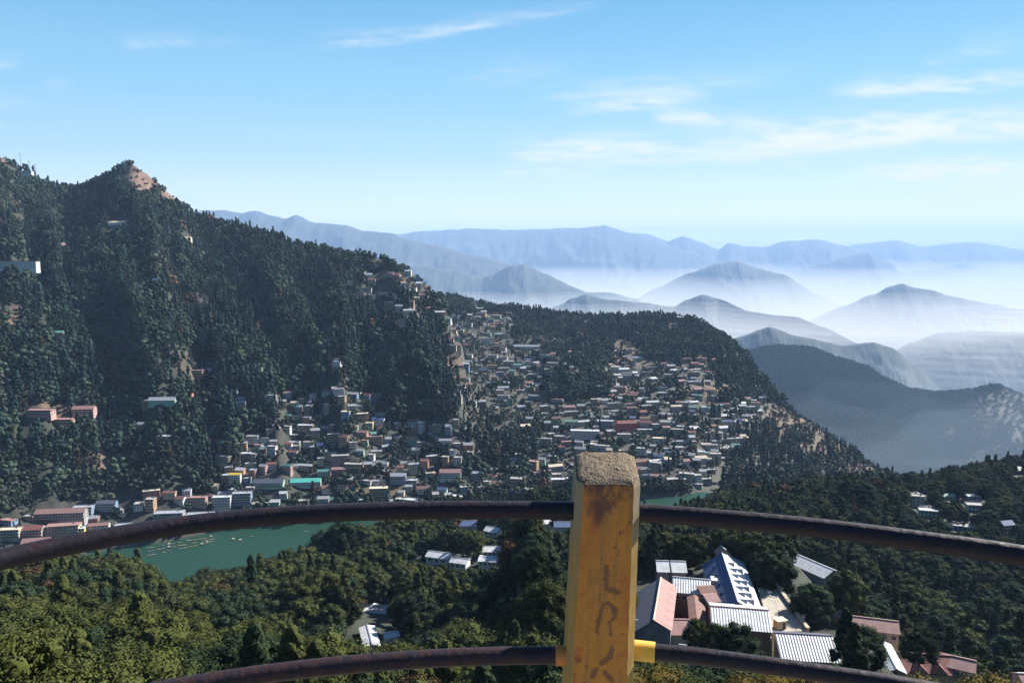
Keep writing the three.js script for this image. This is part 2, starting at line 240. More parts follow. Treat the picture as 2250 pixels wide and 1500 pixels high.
ridge('far_hill', [[300, 480], [400, 470], [445, 459], [490, 459], [530, 466], [560, 460], [600, 472], [625, 478], [650, 470], [690, 487], [720, 489], [760, 492], [800, 505], [860, 510], [890, 520], [950, 535], [1050, 560], [1200, 600]], 21000, { seed: 2 });
ridge('far_hill', [[700, 530], [800, 520], [870, 512], [960, 503], [1050, 500], [1130, 503], [1200, 500], [1280, 498], [1330, 492], [1380, 508], [1430, 522], [1500, 548], [1600, 580]], 33000, { seed: 3 });
ridge('far_hill', [[1250, 535], [1380, 508], [1420, 510], [1480, 532], [1540, 545], [1640, 560]], 41000, { seed: 13, n: 90 });
ridge('far_hill', [[1340, 575], [1440, 545], [1480, 523], [1500, 516], [1540, 530], [1580, 546], [1600, 532], [1640, 538], [1680, 541], [1720, 528], [1800, 524], [1860, 538], [1910, 556], [2000, 600]], 37000, { seed: 4 });
ridge('far_hill', [[1780, 560], [1900, 532], [1970, 526], [2030, 540], [2100, 530], [2150, 530], [2250, 545], [2400, 560]], 44000, { seed: 5, n: 90 });
ridge('far_hill', [[1640, 640], [1720, 602], [1800, 577], [1860, 560], [1905, 550], [1950, 572], [2000, 608], [2060, 650]], 31740, { seed: 6 });
ridge('far_hill', [[1930, 620], [2020, 590], [2120, 577], [2180, 592], [2250, 596], [2400, 590]], 36000, { seed: 14, n: 90 });
ridge('far_hill', [[1380, 665], [1440, 632], [1520, 596], [1580, 575], [1620, 571], [1670, 588], [1720, 600], [1800, 645], [1880, 690]], 22080, { seed: 7 });
ridge('far_hill', [[760, 610], [850, 588], [920, 581], [1000, 592], [1060, 606], [1085, 598], [1120, 582], [1150, 577], [1200, 600], [1260, 628], [1290, 640], [1340, 640], [1400, 655], [1460, 690]], 17500, { seed: 8 });
ridge('far_hill', [[1160, 700], [1230, 668], [1260, 652], [1290, 644], [1340, 656], [1420, 664], [1480, 672], [1510, 655], [1545, 645], [1580, 654], [1640, 680, 12600], [1700, 690, 12000], [1750, 694, 11400], [1820, 720, 10600], [1880, 750, 10000], [1950, 780, 9300], [2000, 812, 8800], [2060, 850, 8300], [2150, 900, 7900]], 13524, { seed: 9, n: 190 });
ridge('far_hill', [[1700, 740], [1780, 700], [1850, 672], [1920, 645], [1960, 627], [1985, 621], [2010, 630], [2040, 634], [2100, 650], [2180, 666], [2250, 678], [2400, 690]], 16500, { seed: 10 });
ridge('far_hill', [[1920, 800], [2000, 752], [2060, 729], [2150, 724], [2250, 728], [2400, 720]], 10600, { seed: 11, n: 100 });
ridge('far_hill', [[1520, 790], [1620, 740], [1690, 716], [1750, 735], [1850, 756], [1920, 750], [1960, 760], [2010, 800], [2080, 860]], 8400, { seed: 12 });

// stacked translucent pale sheets imitating mist and haze in the far valleys
{
  const hazeSheetM = new THREE.MeshStandardMaterial({ color: rgb(0.80, 0.80, 0.78), roughness: 1, transparent: true, opacity: 0.07, depthWrite: false, side: THREE.DoubleSide });
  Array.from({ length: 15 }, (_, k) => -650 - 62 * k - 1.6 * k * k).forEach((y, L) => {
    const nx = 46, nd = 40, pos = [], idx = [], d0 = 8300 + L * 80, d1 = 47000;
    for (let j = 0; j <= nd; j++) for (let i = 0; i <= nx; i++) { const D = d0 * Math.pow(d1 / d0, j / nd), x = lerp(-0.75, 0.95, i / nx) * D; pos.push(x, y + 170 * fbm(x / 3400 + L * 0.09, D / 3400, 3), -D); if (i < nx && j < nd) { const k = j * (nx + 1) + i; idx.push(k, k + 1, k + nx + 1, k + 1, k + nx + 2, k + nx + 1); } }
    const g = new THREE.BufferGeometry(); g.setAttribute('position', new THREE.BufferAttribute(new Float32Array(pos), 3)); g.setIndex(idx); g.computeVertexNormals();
    const o = mesh('valley_haze_sheet', g, hazeSheetM); top(o, 'valley_haze_sheet'); o.castShadow = false; o.userData.kind = 'stuff'; tag(o, 'pale translucent sheet imitating mist and haze between the far hills', 'mist', 'sheets imitating valley mist and haze');
  });
}

// translucent bluish sheets added to imitate smoke haze before the wooded hill
{
  const gorgeHazeM = new THREE.MeshStandardMaterial({ color: rgb(0.42, 0.54, 0.64), roughness: 1, transparent: true, opacity: 0.014, depthWrite: false, side: THREE.DoubleSide });
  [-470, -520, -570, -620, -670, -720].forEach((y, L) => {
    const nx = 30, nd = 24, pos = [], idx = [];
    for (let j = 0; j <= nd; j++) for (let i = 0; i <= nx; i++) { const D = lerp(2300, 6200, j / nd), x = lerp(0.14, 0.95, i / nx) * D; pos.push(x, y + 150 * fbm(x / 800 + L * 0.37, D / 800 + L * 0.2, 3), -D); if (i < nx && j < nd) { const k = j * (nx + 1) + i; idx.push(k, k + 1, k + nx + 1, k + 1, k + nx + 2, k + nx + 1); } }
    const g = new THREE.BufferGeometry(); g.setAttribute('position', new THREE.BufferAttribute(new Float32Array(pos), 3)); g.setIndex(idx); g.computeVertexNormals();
    const o = mesh('gorge_haze_sheet', g, gorgeHazeM); top(o, 'gorge_haze_sheet'); o.castShadow = false; o.userData.kind = 'stuff'; tag(o, 'thin bluish translucent sheet imitating smoke haze before the wooded hill', 'smoke', 'sheets imitating gorge smoke haze');
  });
}

// the wooded hill across the valley
const hillB = { crest: curve(ptsD([[1450, 830, 4833, 12], [1560, 790, 4916, 12], [1640, 768, 5000, 12], [1700, 758, 5000, 12], [1780, 761, 5000, 12], [1850, 786, 4966, 12], [1900, 801, 4933, 12], [1950, 831, 4900, 12], [2000, 852, 4866, 12], [2050, 860, 4833, 12], [2130, 858, 4800, 5], [2190, 845, 4800, 5], [2250, 868, 4750, 5], [2400, 900, 4666, 5], [2700, 960, 4500, 5]])) };
function groundB(x, D) {
  const r = x / D, c = hillB.crest(r), f = c[1] - 1300;
  if (D > c[1]) return c[2] - (D - c[1]) * 0.5;
  const s = (D - f) / 1300;
  return lerp(c[2] - 540, c[2], Math.pow(clamp(s, -0.3, 1), 0.8) || 0) + (45 * Math.sin(Math.PI * clamp(s)) - 130 * Math.abs(fbm(r * 13 + 2, s * 0.8, 3)) * Math.sin(Math.PI * clamp(s))) + (s < 0 ? s * 320 : 0);
}
const grassB = (px, py) => smooth(-0.05, 0.25, fbm(px * 0.012 + 3, py * 0.02, 4) + 0.9 * smooth(1990, 2150, px) - 0.55);
{
  const X0 = 750, X1 = 3900, D0 = 3150, D1 = 5800, S = 25, nx = Math.round((X1 - X0) / S) + 1, nd = Math.round((D1 - D0) / S) + 1, pos = [], col = [], idx = [];
  for (let j = 0; j < nd; j++) for (let i = 0; i < nx; i++) {
    const x = X0 + i * S, D = D0 + j * S, y = groundB(x, D), [px, py] = proj(x, y, D), n = fbm(x * 0.02, D * 0.02, 4), gB = grassB(px, py);
    pos.push(x, y, -D); col.push(lerp(0.018, 0.032, gB) * (1 + n * 0.6), lerp(0.023, 0.029, gB) * (1 + n * 0.5), lerp(0.015, 0.018, gB) * (1 + n * 0.4));
    if (i < nx - 1 && j < nd - 1) { const k = j * nx + i; idx.push(k, k + 1, k + nx, k + 1, k + nx + 1, k + nx); }
  }
  const g = new THREE.BufferGeometry(); g.setAttribute('position', new THREE.BufferAttribute(new Float32Array(pos), 3)); g.setAttribute('color', new THREE.BufferAttribute(new Float32Array(col), 3)); g.setIndex(idx); g.computeVertexNormals();
  structure('valley_hill', g, hillMat);
}

// ---------------------------------------------------------------- trees
const leafMats = { olive: mat(0.043, 0.050, 0.014), deep: mat(0.019, 0.031, 0.014), mid: mat(0.036, 0.044, 0.014), rust: mat(0.062, 0.036, 0.018), gold: mat(0.095, 0.070, 0.017) };
for (const k in leafMats) leafMats[k] = new THREE.MeshPhysicalMaterial({ color: leafMats[k].color, vertexColors: true, roughness: 1, specularIntensity: 0.15, side: THREE.DoubleSide });
const barkMat = mat(0.085, 0.065, 0.048, 1);
function leafCrown(seed, { h, w, base = 0.3, clumps = 34, leaves = 80, size = 0.55, shape = 'round', core = true, solid = 0.72, fine = 0 }) {
  const R = rng(seed), pos = [], col = [], nor = [];
  const put = (c, n, s, b) => { const a = new THREE.Vector3(R() - 0.5, R() - 0.5, R() - 0.5).cross(n).normalize(), t = n.clone().cross(a), v = [0, 1, 2].map(k => { const q = k * 2.094 + R() * 0.6, m = s * (0.7 + R() * 0.5); return c.clone().addScaledVector(a, Math.cos(q) * m).addScaledVector(t, Math.sin(q) * m); }); for (const p of v) { pos.push(p.x, p.y, p.z); col.push(b, b, b * 0.95); } };
  const y0 = h * base, H = h - y0, centre = new THREE.Vector3(0, y0 + H * 0.5, 0);
  const list = [];
  for (let i = 0; i < clumps; i++) {
    const u = (i + R() * 0.8) / clumps, th = i * 2.39996 + R() * 0.7;
    let rad, y;
    if (shape === 'round') { const cy = 1 - 1.75 * u; rad = Math.sqrt(Math.max(0, 1 - cy * cy)) * w * 0.5 * (0.72 + 0.4 * R()); y = centre.y + cy * H * 0.44 + (R() - 0.5) * H * 0.12; }
    else { y = y0 + H * (0.02 + 0.95 * u); rad = w * 0.5 * Math.pow(1 - u * 0.93, 0.8) * (0.45 + 0.5 * R()); }
    list.push(new THREE.Vector3(Math.cos(th) * rad, y, Math.sin(th) * rad));
  }
  const cr = shape === 'round' ? w * 0.215 : w * 0.17;
  for (const c of list) {
    const tone = 0.72 + 0.55 * R();
    for (let i = 0; i < leaves; i++) {
      const n = new THREE.Vector3(R() * 2 - 1, R() * 2 - 0.75, R() * 2 - 1).normalize(), p = c.clone().addScaledVector(n, cr * (0.55 + 0.5 * Math.pow(R(), 0.7)) * (shape === 'round' ? 1 : lerp(1.25, 0.5, (c.y - y0) / H)));
      if (shape !== 'round') p.y += (R() - 0.5) * cr * 0.9;
      n.x += (R() - 0.5) * 1.1; n.y += (R() - 0.5) * 1.1; n.z += (R() - 0.5) * 1.1; n.normalize();
      put(p, n, size, tone * (0.75 + 0.5 * R()));
    }
  }
  if (core) for (const c of list) { const g = new THREE.IcosahedronGeometry(cr * solid, fine).attributes.position, tone = 0.8 + 0.3 * R(), ph = R() * 50; for (let i = 0; i < g.count; i++) { const X = g.getX(i), Y = g.getY(i), Z = g.getZ(i), m = 1 + 0.28 * vnoise(X / cr * 2.3 + ph, (Y + Z * 0.7) / cr * 2.3); pos.push(c.x + X * m, c.y + Y * m * (shape === 'round' ? 0.9 : 1.35), c.z + Z * m); col.push(tone, tone, tone * 0.95); } }
  return tris(pos, col);
}
function trunkGeo(seed, h, r, w) {
  const R = rng(seed), parts = [], limb = (a, b, r0, r1) => { const d = b.clone().sub(a), g = new THREE.CylinderGeometry(r1, r0, d.length(), 6, 1); g.applyQuaternion(new THREE.Quaternion().setFromUnitVectors(new THREE.Vector3(0, 1, 0), d.clone().normalize())); g.translate((a.x + b.x) / 2, (a.y + b.y) / 2, (a.z + b.z) / 2); parts.push(g); };
  const a = new THREE.Vector3(0, -1.5, 0), m = new THREE.Vector3((R() - 0.5) * 0.6, h * 0.4, (R() - 0.5) * 0.6), t = new THREE.Vector3((R() - 0.5) * 1.2, h * 0.82, (R() - 0.5) * 1.2);
  limb(a, m, r * 1.25, r * 0.8); limb(m, t, r * 0.8, r * 0.25);
  for (let i = 0; i < 5; i++) { const th = i * 1.3 + R(), s = m.clone().lerp(t, R() * 0.6); limb(s, s.clone().add(new THREE.Vector3(Math.cos(th) * w * 0.3, h * 0.16, Math.sin(th) * w * 0.3)), r * 0.4, r * 0.12); }
  return mergeGeometries(parts);
}
// near trees: a few shapes, 13 m tall before scaling
const nearKinds = [
  { shape: 'round', h: 13, w: 9.5, clumps: 30, leaves: 140, size: 0.31, base: 0.18, solid: 0.66 }, { shape: 'round', h: 14, w: 8.5, clumps: 28, leaves: 140, size: 0.31, base: 0.2, solid: 0.66 }, { shape: 'round', h: 12, w: 10.5, clumps: 32, leaves: 140, size: 0.32, base: 0.16, solid: 0.66 }, { shape: 'round', h: 15, w: 8, clumps: 30, leaves: 140, size: 0.3, base: 0.16, solid: 0.66 },
  { shape: 'cone', h: 19, w: 7, clumps: 40, leaves: 95, size: 0.3, base: 0.12 }, { shape: 'cone', h: 21, w: 8, clumps: 42, leaves: 95, size: 0.32, base: 0.14 }
].map((k, i) => ({ ...k, crown: leafCrown(100 + i, k), trunk: trunkGeo(200 + i, k.h, 0.32, k.w) }));
const closeKinds = [{ shape: 'round', h: 13, w: 9.5, clumps: 44, leaves: 420, size: 0.125, base: 0.22, solid: 0.46, fine: 1 }, { shape: 'round', h: 14, w: 9, clumps: 42, leaves: 420, size: 0.125, base: 0.22, solid: 0.46, fine: 1 }, { shape: 'cone', h: 20, w: 7.5, clumps: 46, leaves: 340, size: 0.12, base: 0.1, solid: 0.5, fine: 1 }].map((k, i) => ({ ...k, crown: leafCrown(150 + i, k), trunk: trunkGeo(250 + i, k.h, 0.3, k.w) }));
const fineKinds = nearKinds.map((q, i) => { const k = { ...q, leaves: q.shape === 'round' ? 250 : 170, size: 0.19 }; return { ...k, crown: leafCrown(170 + i, k) }; });
const midKinds = [{ shape: 'round', h: 13, w: 9.0, clumps: 26, leaves: 170, size: 0.26, base: 0.12, solid: 0.72, fine: 1 }, { shape: 'cone', h: 19, w: 7.0, clumps: 30, leaves: 130, size: 0.25, base: 0.06, solid: 0.6, fine: 1 }].map((k, i) => ({ ...k, crown: leafCrown(300 + i, k) }));
const farKinds = [{ shape: 'round', h: 13, w: 9.5, clumps: 9, leaves: 8, size: 0.9, base: 0.05, solid: 1.05, fine: 1 }, { shape: 'cone', h: 20, w: 7.6, clumps: 12, leaves: 8, size: 0.8, base: 0.02, solid: 1.05, fine: 1 }, { shape: 'round', h: 15, w: 8, clumps: 9, leaves: 8, size: 0.9, base: 0.05, solid: 1.05, fine: 1 }].map((k, i) => ({ ...k, crown: leafCrown(400 + i, k) }));

const noTree = [];                                                                  // footprints of buildings and open ground: [x, z, radius]
const views = [];                                                                   // open sight lines to the buildings: photo box and distance
const hides = (px, top, half, D) => views.some(([x0, y0, x1, y1, d]) => D < d - 2 && px + half > x0 && px - half < x1 && top < y1);
const blocked = (x, z, m = 0) => noTree.some(([a, b, c]) => (a - x) ** 2 + (b - z) ** 2 < (c + m) ** 2);

// ---------------------------------------------------------------- the lookout: platform, post and pipe rails
structure('viewing_platform', (() => { const g = new THREE.CylinderGeometry(2.25, 2.3, 0.6, 48); g.translate(0, EYE - 1.95, 0); return g; })(), mat(0.33, 0.30, 0.26, 0.95));
{
  const POST_D = 1.95, topY = EYE - 0.555, H_UP = 0.67, H_LOW = 1.045, footY = EYE - 1.65;
  const railing = thing('lookout_railing', 'curved dark pipe railing on a yellow concrete post at the lookout', 'railing', new THREE.Vector3(0, footY, 0));
  // paint: ochre with rust stains, scuffs and dark hand-painted letters
  const strokes = [[[0.54, 0.262], [0.54, 0.208]], [[0.54, 0.206], [0.78, 0.200]], [[0.40, 0.095], [0.44, 0.135]], [[0.44, 0.135], [0.50, 0.165]], [[0.50, 0.165], [0.60, 0.172]], [[0.60, 0.172], [0.72, 0.155]], [[0.72, 0.155], [0.74, 0.135]], [[0.74, 0.135], [0.64, 0.122]], [[0.64, 0.122], [0.67, 0.088]], [[0.70, 0.052], [0.66, 0.03]], [[0.66, 0.03], [0.52, 0.012]], [[0.44, 0], [0.36, -0.022]], [[0.60, -0.01], [0.72, -0.03]]];
  const segD = (u, v, [[ax, ay], [bx, by]]) => { const X = (u) * 0.135, Y = v, x0 = ax * 0.135, x1 = bx * 0.135, dx = x1 - x0, dy = by - ay, t = clamp(((X - x0) * dx + (Y - ay) * dy) / (dx * dx + dy * dy)); return Math.hypot(X - x0 - t * dx, Y - ay - t * dy); };
  const paintTex = dataTex(256, 1024, (i, j) => {
    const u = i / 255, v = j / 1023, m = v * 0.62 - 0.12;                            // m: metres above the point where the texture starts
    const n1 = fbm(u * 3 + 2, v * 12, 5), n2 = fbm(u * 9 + 30, v * 30 + 4, 4), n3 = fbm(u * 26, v * 100, 3), drip = fbm(u * 14 + 9, v * 3.2, 4);
    let c = [0.47 + 0.07 * n2 + 0.05 * n1, 0.225 + 0.05 * n2 + 0.03 * n1, 0.005 + 0.003 * n2];
    const rust = smooth(-0.15, 0.45, n1 + 0.3 * n2 + 0.35 * smooth(0.55, 0.1, u) * smooth(0.12, 0.36, m) - 0.05), rust2 = smooth(0.36, 0.6, n2 + n3 * 0.5 + drip * 0.4), worn = smooth(0.08, 0.45, drip - 0.3 * n1 + 0.2 * n3 + 0.1);
    c = c.map((q, k) => lerp(q, [0.38, 0.11, 0.005][k], rust * 0.8));
    c = c.map((q, k) => lerp(q, [0.16, 0.035, 0.012][k], rust2 * 0.7));
    c = c.map((q, k) => lerp(q, [0.19, 0.135, 0.030][k], worn * 0.42));
    const topStain = smooth(0.36, 0.47, m + 0.09 * n1 + 0.06 * n2), dark = smooth(-0.3, 0.35, n2 * 0.6 + n1 * 0.7 + 0.15);
    c = c.map((q, k) => lerp(q, [0.085, 0.026, 0.014][k], topStain * (0.45 + 0.5 * dark)));
    let d = 1; for (const s of strokes) d = Math.min(d, segD(u, m, s));
    const ink = 1 - smooth(0.0042, 0.0085, d + 0.006 * n2 + 0.003 * n3);
    c = c.map((q, k) => lerp(q, [0.085, 0.028, 0.014][k], ink * (0.72 + 0.2 * n3)));
    return c.map((q, k) => Math.pow(clamp(q * [0.80, 0.635, 0.6][k]), 1 / 2.2));
  }, true, false);
  const concTex = dataTex(256, 256, (i, j) => { const n = fbm(i / 9, j / 9, 4), s = smooth(0.05, 0.4, fbm(i / 3.2 + 50, j / 3.2, 3)); const v = 0.50 + 0.16 * n - 0.16 * s; return [v, v * 0.87, v * 0.70]; }, true);
  const concBump = dataTex(256, 256, (i, j) => { const v = 0.5 + 0.5 * fbm(i / 5, j / 5, 5) - 0.3 * smooth(0.1, 0.4, fbm(i / 3.2 + 50, j / 3.2, 3)); return [v, v, v]; });
  const paintBump = dataTex(256, 512, (i, j) => { const v = 0.5 + 0.35 * fbm(i / 14, j / 14, 5) + 0.15 * fbm(i / 3, j / 3, 2); return [v, v, v]; });
  const paint = new THREE.MeshStandardMaterial({ map: paintTex, bumpMap: paintBump, bumpScale: 0.004, roughness: 0.62, side: THREE.DoubleSide });
  const sideTex = dataTex(128, 512, (i, j) => { const n = fbm(i / 20, j / 24, 4), s = smooth(-0.05, 0.3, fbm(i / 9 + 8, j / 34, 4)), up = smooth(330, 420, j + 90 * n); let c = [0.34 + 0.08 * n, 0.19 + 0.05 * n, 0.02]; c = c.map((q, k) => lerp(q, [0.23, 0.19, 0.12][k], clamp(s * 0.75 + up * 0.7))); return c.map(q => Math.pow(clamp(q), 1 / 2.2)); }, true, false);
  const sidePaint = new THREE.MeshStandardMaterial({ map: sideTex, bumpMap: paintBump, bumpScale: 0.004, roughness: 0.7, side: THREE.DoubleSide });
  const concrete = new THREE.MeshStandardMaterial({ map: concTex, bumpMap: concBump, bumpScale: 0.02, roughness: 0.95, side: THREE.DoubleSide });
  // post: a tapered square shaft with chamfered corners and a sloped rough top
  function makePost(cx, cz, turn, leanX) {
    const post = new THREE.Group(); post.name = 'post'; railing.add(post); post.position.set(cx, 0, cz); post.rotation.y = turn;
    const Ht = topY - footY, R = rng(77), rows = 40;
    const half = y => 0.0785 + (Ht - y) * 0.013, ch = 0.018;
    const ring = (y, hw, tilt) => { const c = ch, L = leanX * (y - Ht); return [[-hw + c, hw], [hw - c, hw], [hw, hw - c], [hw, -hw + c], [hw - c, -hw], [-hw + c, -hw], [-hw, -hw + c], [-hw, hw - c]].map(([x, z]) => new THREE.Vector3(x + L, y + (tilt ? tilt * (-z) : 0), z)); };
    const rings = []; for (let k = 0; k <= rows; k++) { const y = Ht * k / rows; rings.push(ring(y - (k === rows ? 0.012 : 0), half(y) * (k === rows ? 0.985 : 1), k === rows ? 0.24 : k === rows - 1 ? 0.12 : 0)); }
    for (const rg of rings) for (const p of rg) { p.x += (R() - 0.5) * 0.0016; p.z += (R() - 0.5) * 0.0016; }
    const strip = (from, to) => { const pos = [], uv = []; for (let k = 0; k < rows; k++) { const a = rings[k][from], b = rings[k][to], c = rings[k + 1][from], d = rings[k + 1][to]; for (const [p, u] of [[a, 0], [b, 1], [d, 1], [a, 0], [d, 1], [c, 0]]) { pos.push(p.x, p.y, p.z); uv.push(u, (p.y - (Ht - 0.62)) / 0.62); } } const g = tris(pos); g.setAttribute('uv', new THREE.BufferAttribute(new Float32Array(uv), 2)); return g; };
    mesh('painted_face', strip(0, 1), paint, post);
    for (const [a, b] of [[1, 2], [2, 3], [3, 4], [4, 5], [5, 6], [6, 7], [7, 0]]) mesh(a % 2 ? 'chamfer' : 'side_face', strip(a, b), sidePaint, post);
    // rough concrete head, a worn dome
    const tr = rings[rows], pos = [], uv = [], n = 14, cen = [0, 0, 0]; tr.forEach(p => { cen[0] += p.x / 8; cen[1] += p.y / 8; cen[2] += p.z / 8; });
    const P = (k, f) => { const q = k % 32, s = Math.floor(q / 4), t = (q % 4) / 4, a = tr[s], b = tr[(s + 1) % 8], x = lerp(a.x, b.x, t), y = lerp(a.y, b.y, t), z = lerp(a.z, b.z, t), X = lerp(cen[0], x, f), Z = lerp(cen[2], z, f); return [X, lerp(cen[1], y, f) + 0.016 * (1 - f ** 4) + 0.004 * fbm(X * 90, Z * 90, 3) * (1 - f ** 6), Z]; };
    for (let q = 0; q < n; q++) for (let k = 0; k < 32; k++) for (const [kk, ff] of [[k, q], [k + 1, q], [k + 1, q + 1], [k, q], [k + 1, q + 1], [k, q + 1]]) { const p = P(kk, ff / n); pos.push(...p); uv.push(p[0] * 9, p[2] * 9); }
    const g = tris(pos); g.setAttribute('uv', new THREE.BufferAttribute(new Float32Array(uv), 2)); mesh('concrete_head', g, concrete, post);
    return post;
  }
  const pc = atD(1331, 1120, POST_D + 0.02);
  makePost(pc.x, pc.z, -0.03, 0.03);
  for (const a of [-1.12, 1.24]) makePost(Math.sin(a) * 2.05, -Math.cos(a) * 2.05, -a, 0);
  // pipes bent round the platform
  const pipeTex = dataTex(512, 64, (i, j) => { const n = fbm(i / 26, j / 12, 4), f = fbm(i / 6 + 9, j / 5, 3), s = smooth(0.22, 0.5, n + 0.5 * f); let c = [0.010 + 0.005 * f, 0.008 + 0.004 * f, 0.013 + 0.005 * f]; c = c.map((q, k) => lerp(q, [0.026, 0.011, 0.008][k], s * 0.45)); return c.map(q => Math.pow(clamp(q), 1 / 2.2)); }, true);
  const rustTex = dataTex(512, 64, (i, j) => { const n = fbm(i / 22 + 60, j / 10, 4), f = fbm(i / 5, j / 5, 3), s = smooth(-0.2, 0.3, n + 0.5 * f); let c = [0.012, 0.009, 0.014]; c = c.map((q, k) => lerp(q, [0.036, 0.014, 0.012][k], s * 0.6)); return c.map(q => Math.pow(clamp(q), 1 / 2.2)); }, true);
  const pipeBump = dataTex(256, 64, (i, j) => { const v = 0.5 + 0.5 * fbm(i / 7, j / 7, 4); return [v, v, v]; });
  const pipeM = t => new THREE.MeshPhysicalMaterial({ map: t, bumpMap: pipeBump, bumpScale: 0.002, roughness: 0.5, specularIntensity: 0.3, side: THREE.DoubleSide });
  const pm1 = pipeM(pipeTex), pm2 = pipeM(rustTex);
  const pipe = (name, list, h, m, r = 0.0225, segs = 160) => { const c = new THREE.CatmullRomCurve3(list.map(([a, b]) => { const p = atY(a, b, EYE - h); p.y -= footY; return p; })); const g = new THREE.TubeGeometry(c, segs, r, 18); const uv = g.attributes.uv, L = c.getLength(); for (let i = 0; i < uv.count; i++) uv.setXY(i, uv.getX(i) * L / 0.5, uv.getY(i)); return mesh(name, g, m, railing); };
  pipe('upper_rail', [[-330, 1330], [-120, 1262], [0, 1229], [200, 1187], [400, 1154], [600, 1134], [800, 1124], [1000, 1120], [1200, 1121], [1330, 1124]], H_UP, pm1);
  pipe('upper_rail', [[1330, 1124], [1420, 1127], [1600, 1141], [1800, 1160], [2000, 1185], [2250, 1221], [2420, 1256], [2620, 1310]], H_UP, pm1);
  pipe('lower_rail', [[-230, 1690], [0, 1600], [230, 1542], [440, 1502], [600, 1478], [800, 1457], [1000, 1444], [1200, 1439], [1300, 1440]], H_LOW, pm2);
  pipe('lower_rail', [[1418, 1431], [1500, 1438], [1600, 1450], [1800, 1478], [1980, 1506], [2250, 1556], [2480, 1615]], H_LOW, pm1, 0.0215);
  const yellow = mat(0.50, 0.30, 0.03, 0.6), orange = mat(0.36, 0.13, 0.02, 0.7);
  pipe('rail_socket', [[1350, 1425], [1395, 1428], [1440, 1433]], H_LOW - 0.002, yellow, 0.0255, 10);
  pipe('rail_socket', [[1300, 1440], [1255, 1440], [1220, 1440]], H_LOW, orange, 0.0242, 10);
}

// ---------------------------------------------------------------- building materials
const grainTex = dataTex(256, 256, (i, j) => { const v = 0.84 + 0.20 * fbm(i / 34, j / 34, 4) + 0.14 * fbm(i / 5, j / 40, 3) - 0.16 * smooth(0.12, 0.4, fbm(i / 12 + 7, j / 60 + 3, 4)); return [v, v, v]; });
const bm = (r, g, b, rough = 0.85) => mat(r, g, b, rough, { map: grainTex });
const wallM = { white: bm(0.50, 0.50, 0.49), cream: bm(0.42, 0.36, 0.27), pink: bm(0.36, 0.23, 0.21), tan: bm(0.32, 0.21, 0.13), blue: bm(0.15, 0.24, 0.36), grey: bm(0.24, 0.24, 0.25), yellow: bm(0.62, 0.44, 0.10), green: bm(0.26, 0.42, 0.32), red: bm(0.45, 0.07, 0.10), brick: bm(0.30, 0.14, 0.10) };
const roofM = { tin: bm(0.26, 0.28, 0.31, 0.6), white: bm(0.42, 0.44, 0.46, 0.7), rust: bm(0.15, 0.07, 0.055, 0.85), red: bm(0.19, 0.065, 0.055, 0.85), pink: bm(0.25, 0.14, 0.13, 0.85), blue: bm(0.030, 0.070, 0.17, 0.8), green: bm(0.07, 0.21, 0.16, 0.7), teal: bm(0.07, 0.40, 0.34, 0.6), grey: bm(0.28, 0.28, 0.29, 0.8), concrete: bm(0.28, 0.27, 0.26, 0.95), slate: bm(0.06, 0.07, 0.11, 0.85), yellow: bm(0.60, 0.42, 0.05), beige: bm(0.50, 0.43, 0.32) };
const glassM = mat(0.02, 0.025, 0.035, 0.25), darkM = mat(0.03, 0.03, 0.035, 0.8), tankM = mat(0.015, 0.015, 0.018, 0.6);
function slopeSheet(len, run, dropY, side, corr) {                                    // one roof plane from the ridge (z = 0) down to the eave; side = +1 or -1
  const pos = [], th = 0.14, quad = (a, b, c, d) => pos.push(...a, ...b, ...c, ...a, ...c, ...d);
  const L = len / 2, e = [0, -dropY, side * run];
  const n = corr ? Math.max(8, Math.round(len / 0.85)) * 2 : 1;
  for (let k = 0; k < n; k++) {
    const x0 = -L + len * k / n, x1 = -L + len * (k + 1) / n, o0 = corr ? (k % 2 ? 0.13 : 0) : 0, o1 = corr ? (k % 2 ? 0 : 0.13) : 0;
    quad([x0, o0, 0], [x0, e[1] + o0, e[2]], [x1, e[1] + o1, e[2]], [x1, o1, 0]);
    quad([x0, -th, 0], [x1, -th, 0], [x1, e[1] - th, e[2]], [x0, e[1] - th, e[2]]);
    quad([x0, e[1] + o0, e[2]], [x0, e[1] - th, e[2]], [x1, e[1] - th, e[2]], [x1, e[1] + o1, e[2]]);
  }
  for (const x of [-L, L]) quad([x, 0, 0], [x, -th, 0], [x, e[1] - th, e[2]], [x, e[1], e[2]]);
  return metreUV(tris(pos), 0.18);
}
function gableWall(len, wF, wB, hWall, drop, deep) {                                   // walls with gable ends, ridge at z = 0, from -deep to the eaves at hWall
  const s = new THREE.Shape(); s.moveTo(wF, -deep); s.lineTo(wF, hWall); s.lineTo(0, hWall + drop * Math.min(wF, wB) / Math.max(wF, wB) * (Math.max(wF, wB) / Math.min(wF, wB))); s.lineTo(-wB, hWall); s.lineTo(-wB, -deep); s.closePath();
  const g = new THREE.ExtrudeGeometry(s, { depth: len, bevelEnabled: false }); g.rotateY(-Math.PI / 2); g.translate(len / 2, 0, 0);
  return metreUV(g, 0.15);
}
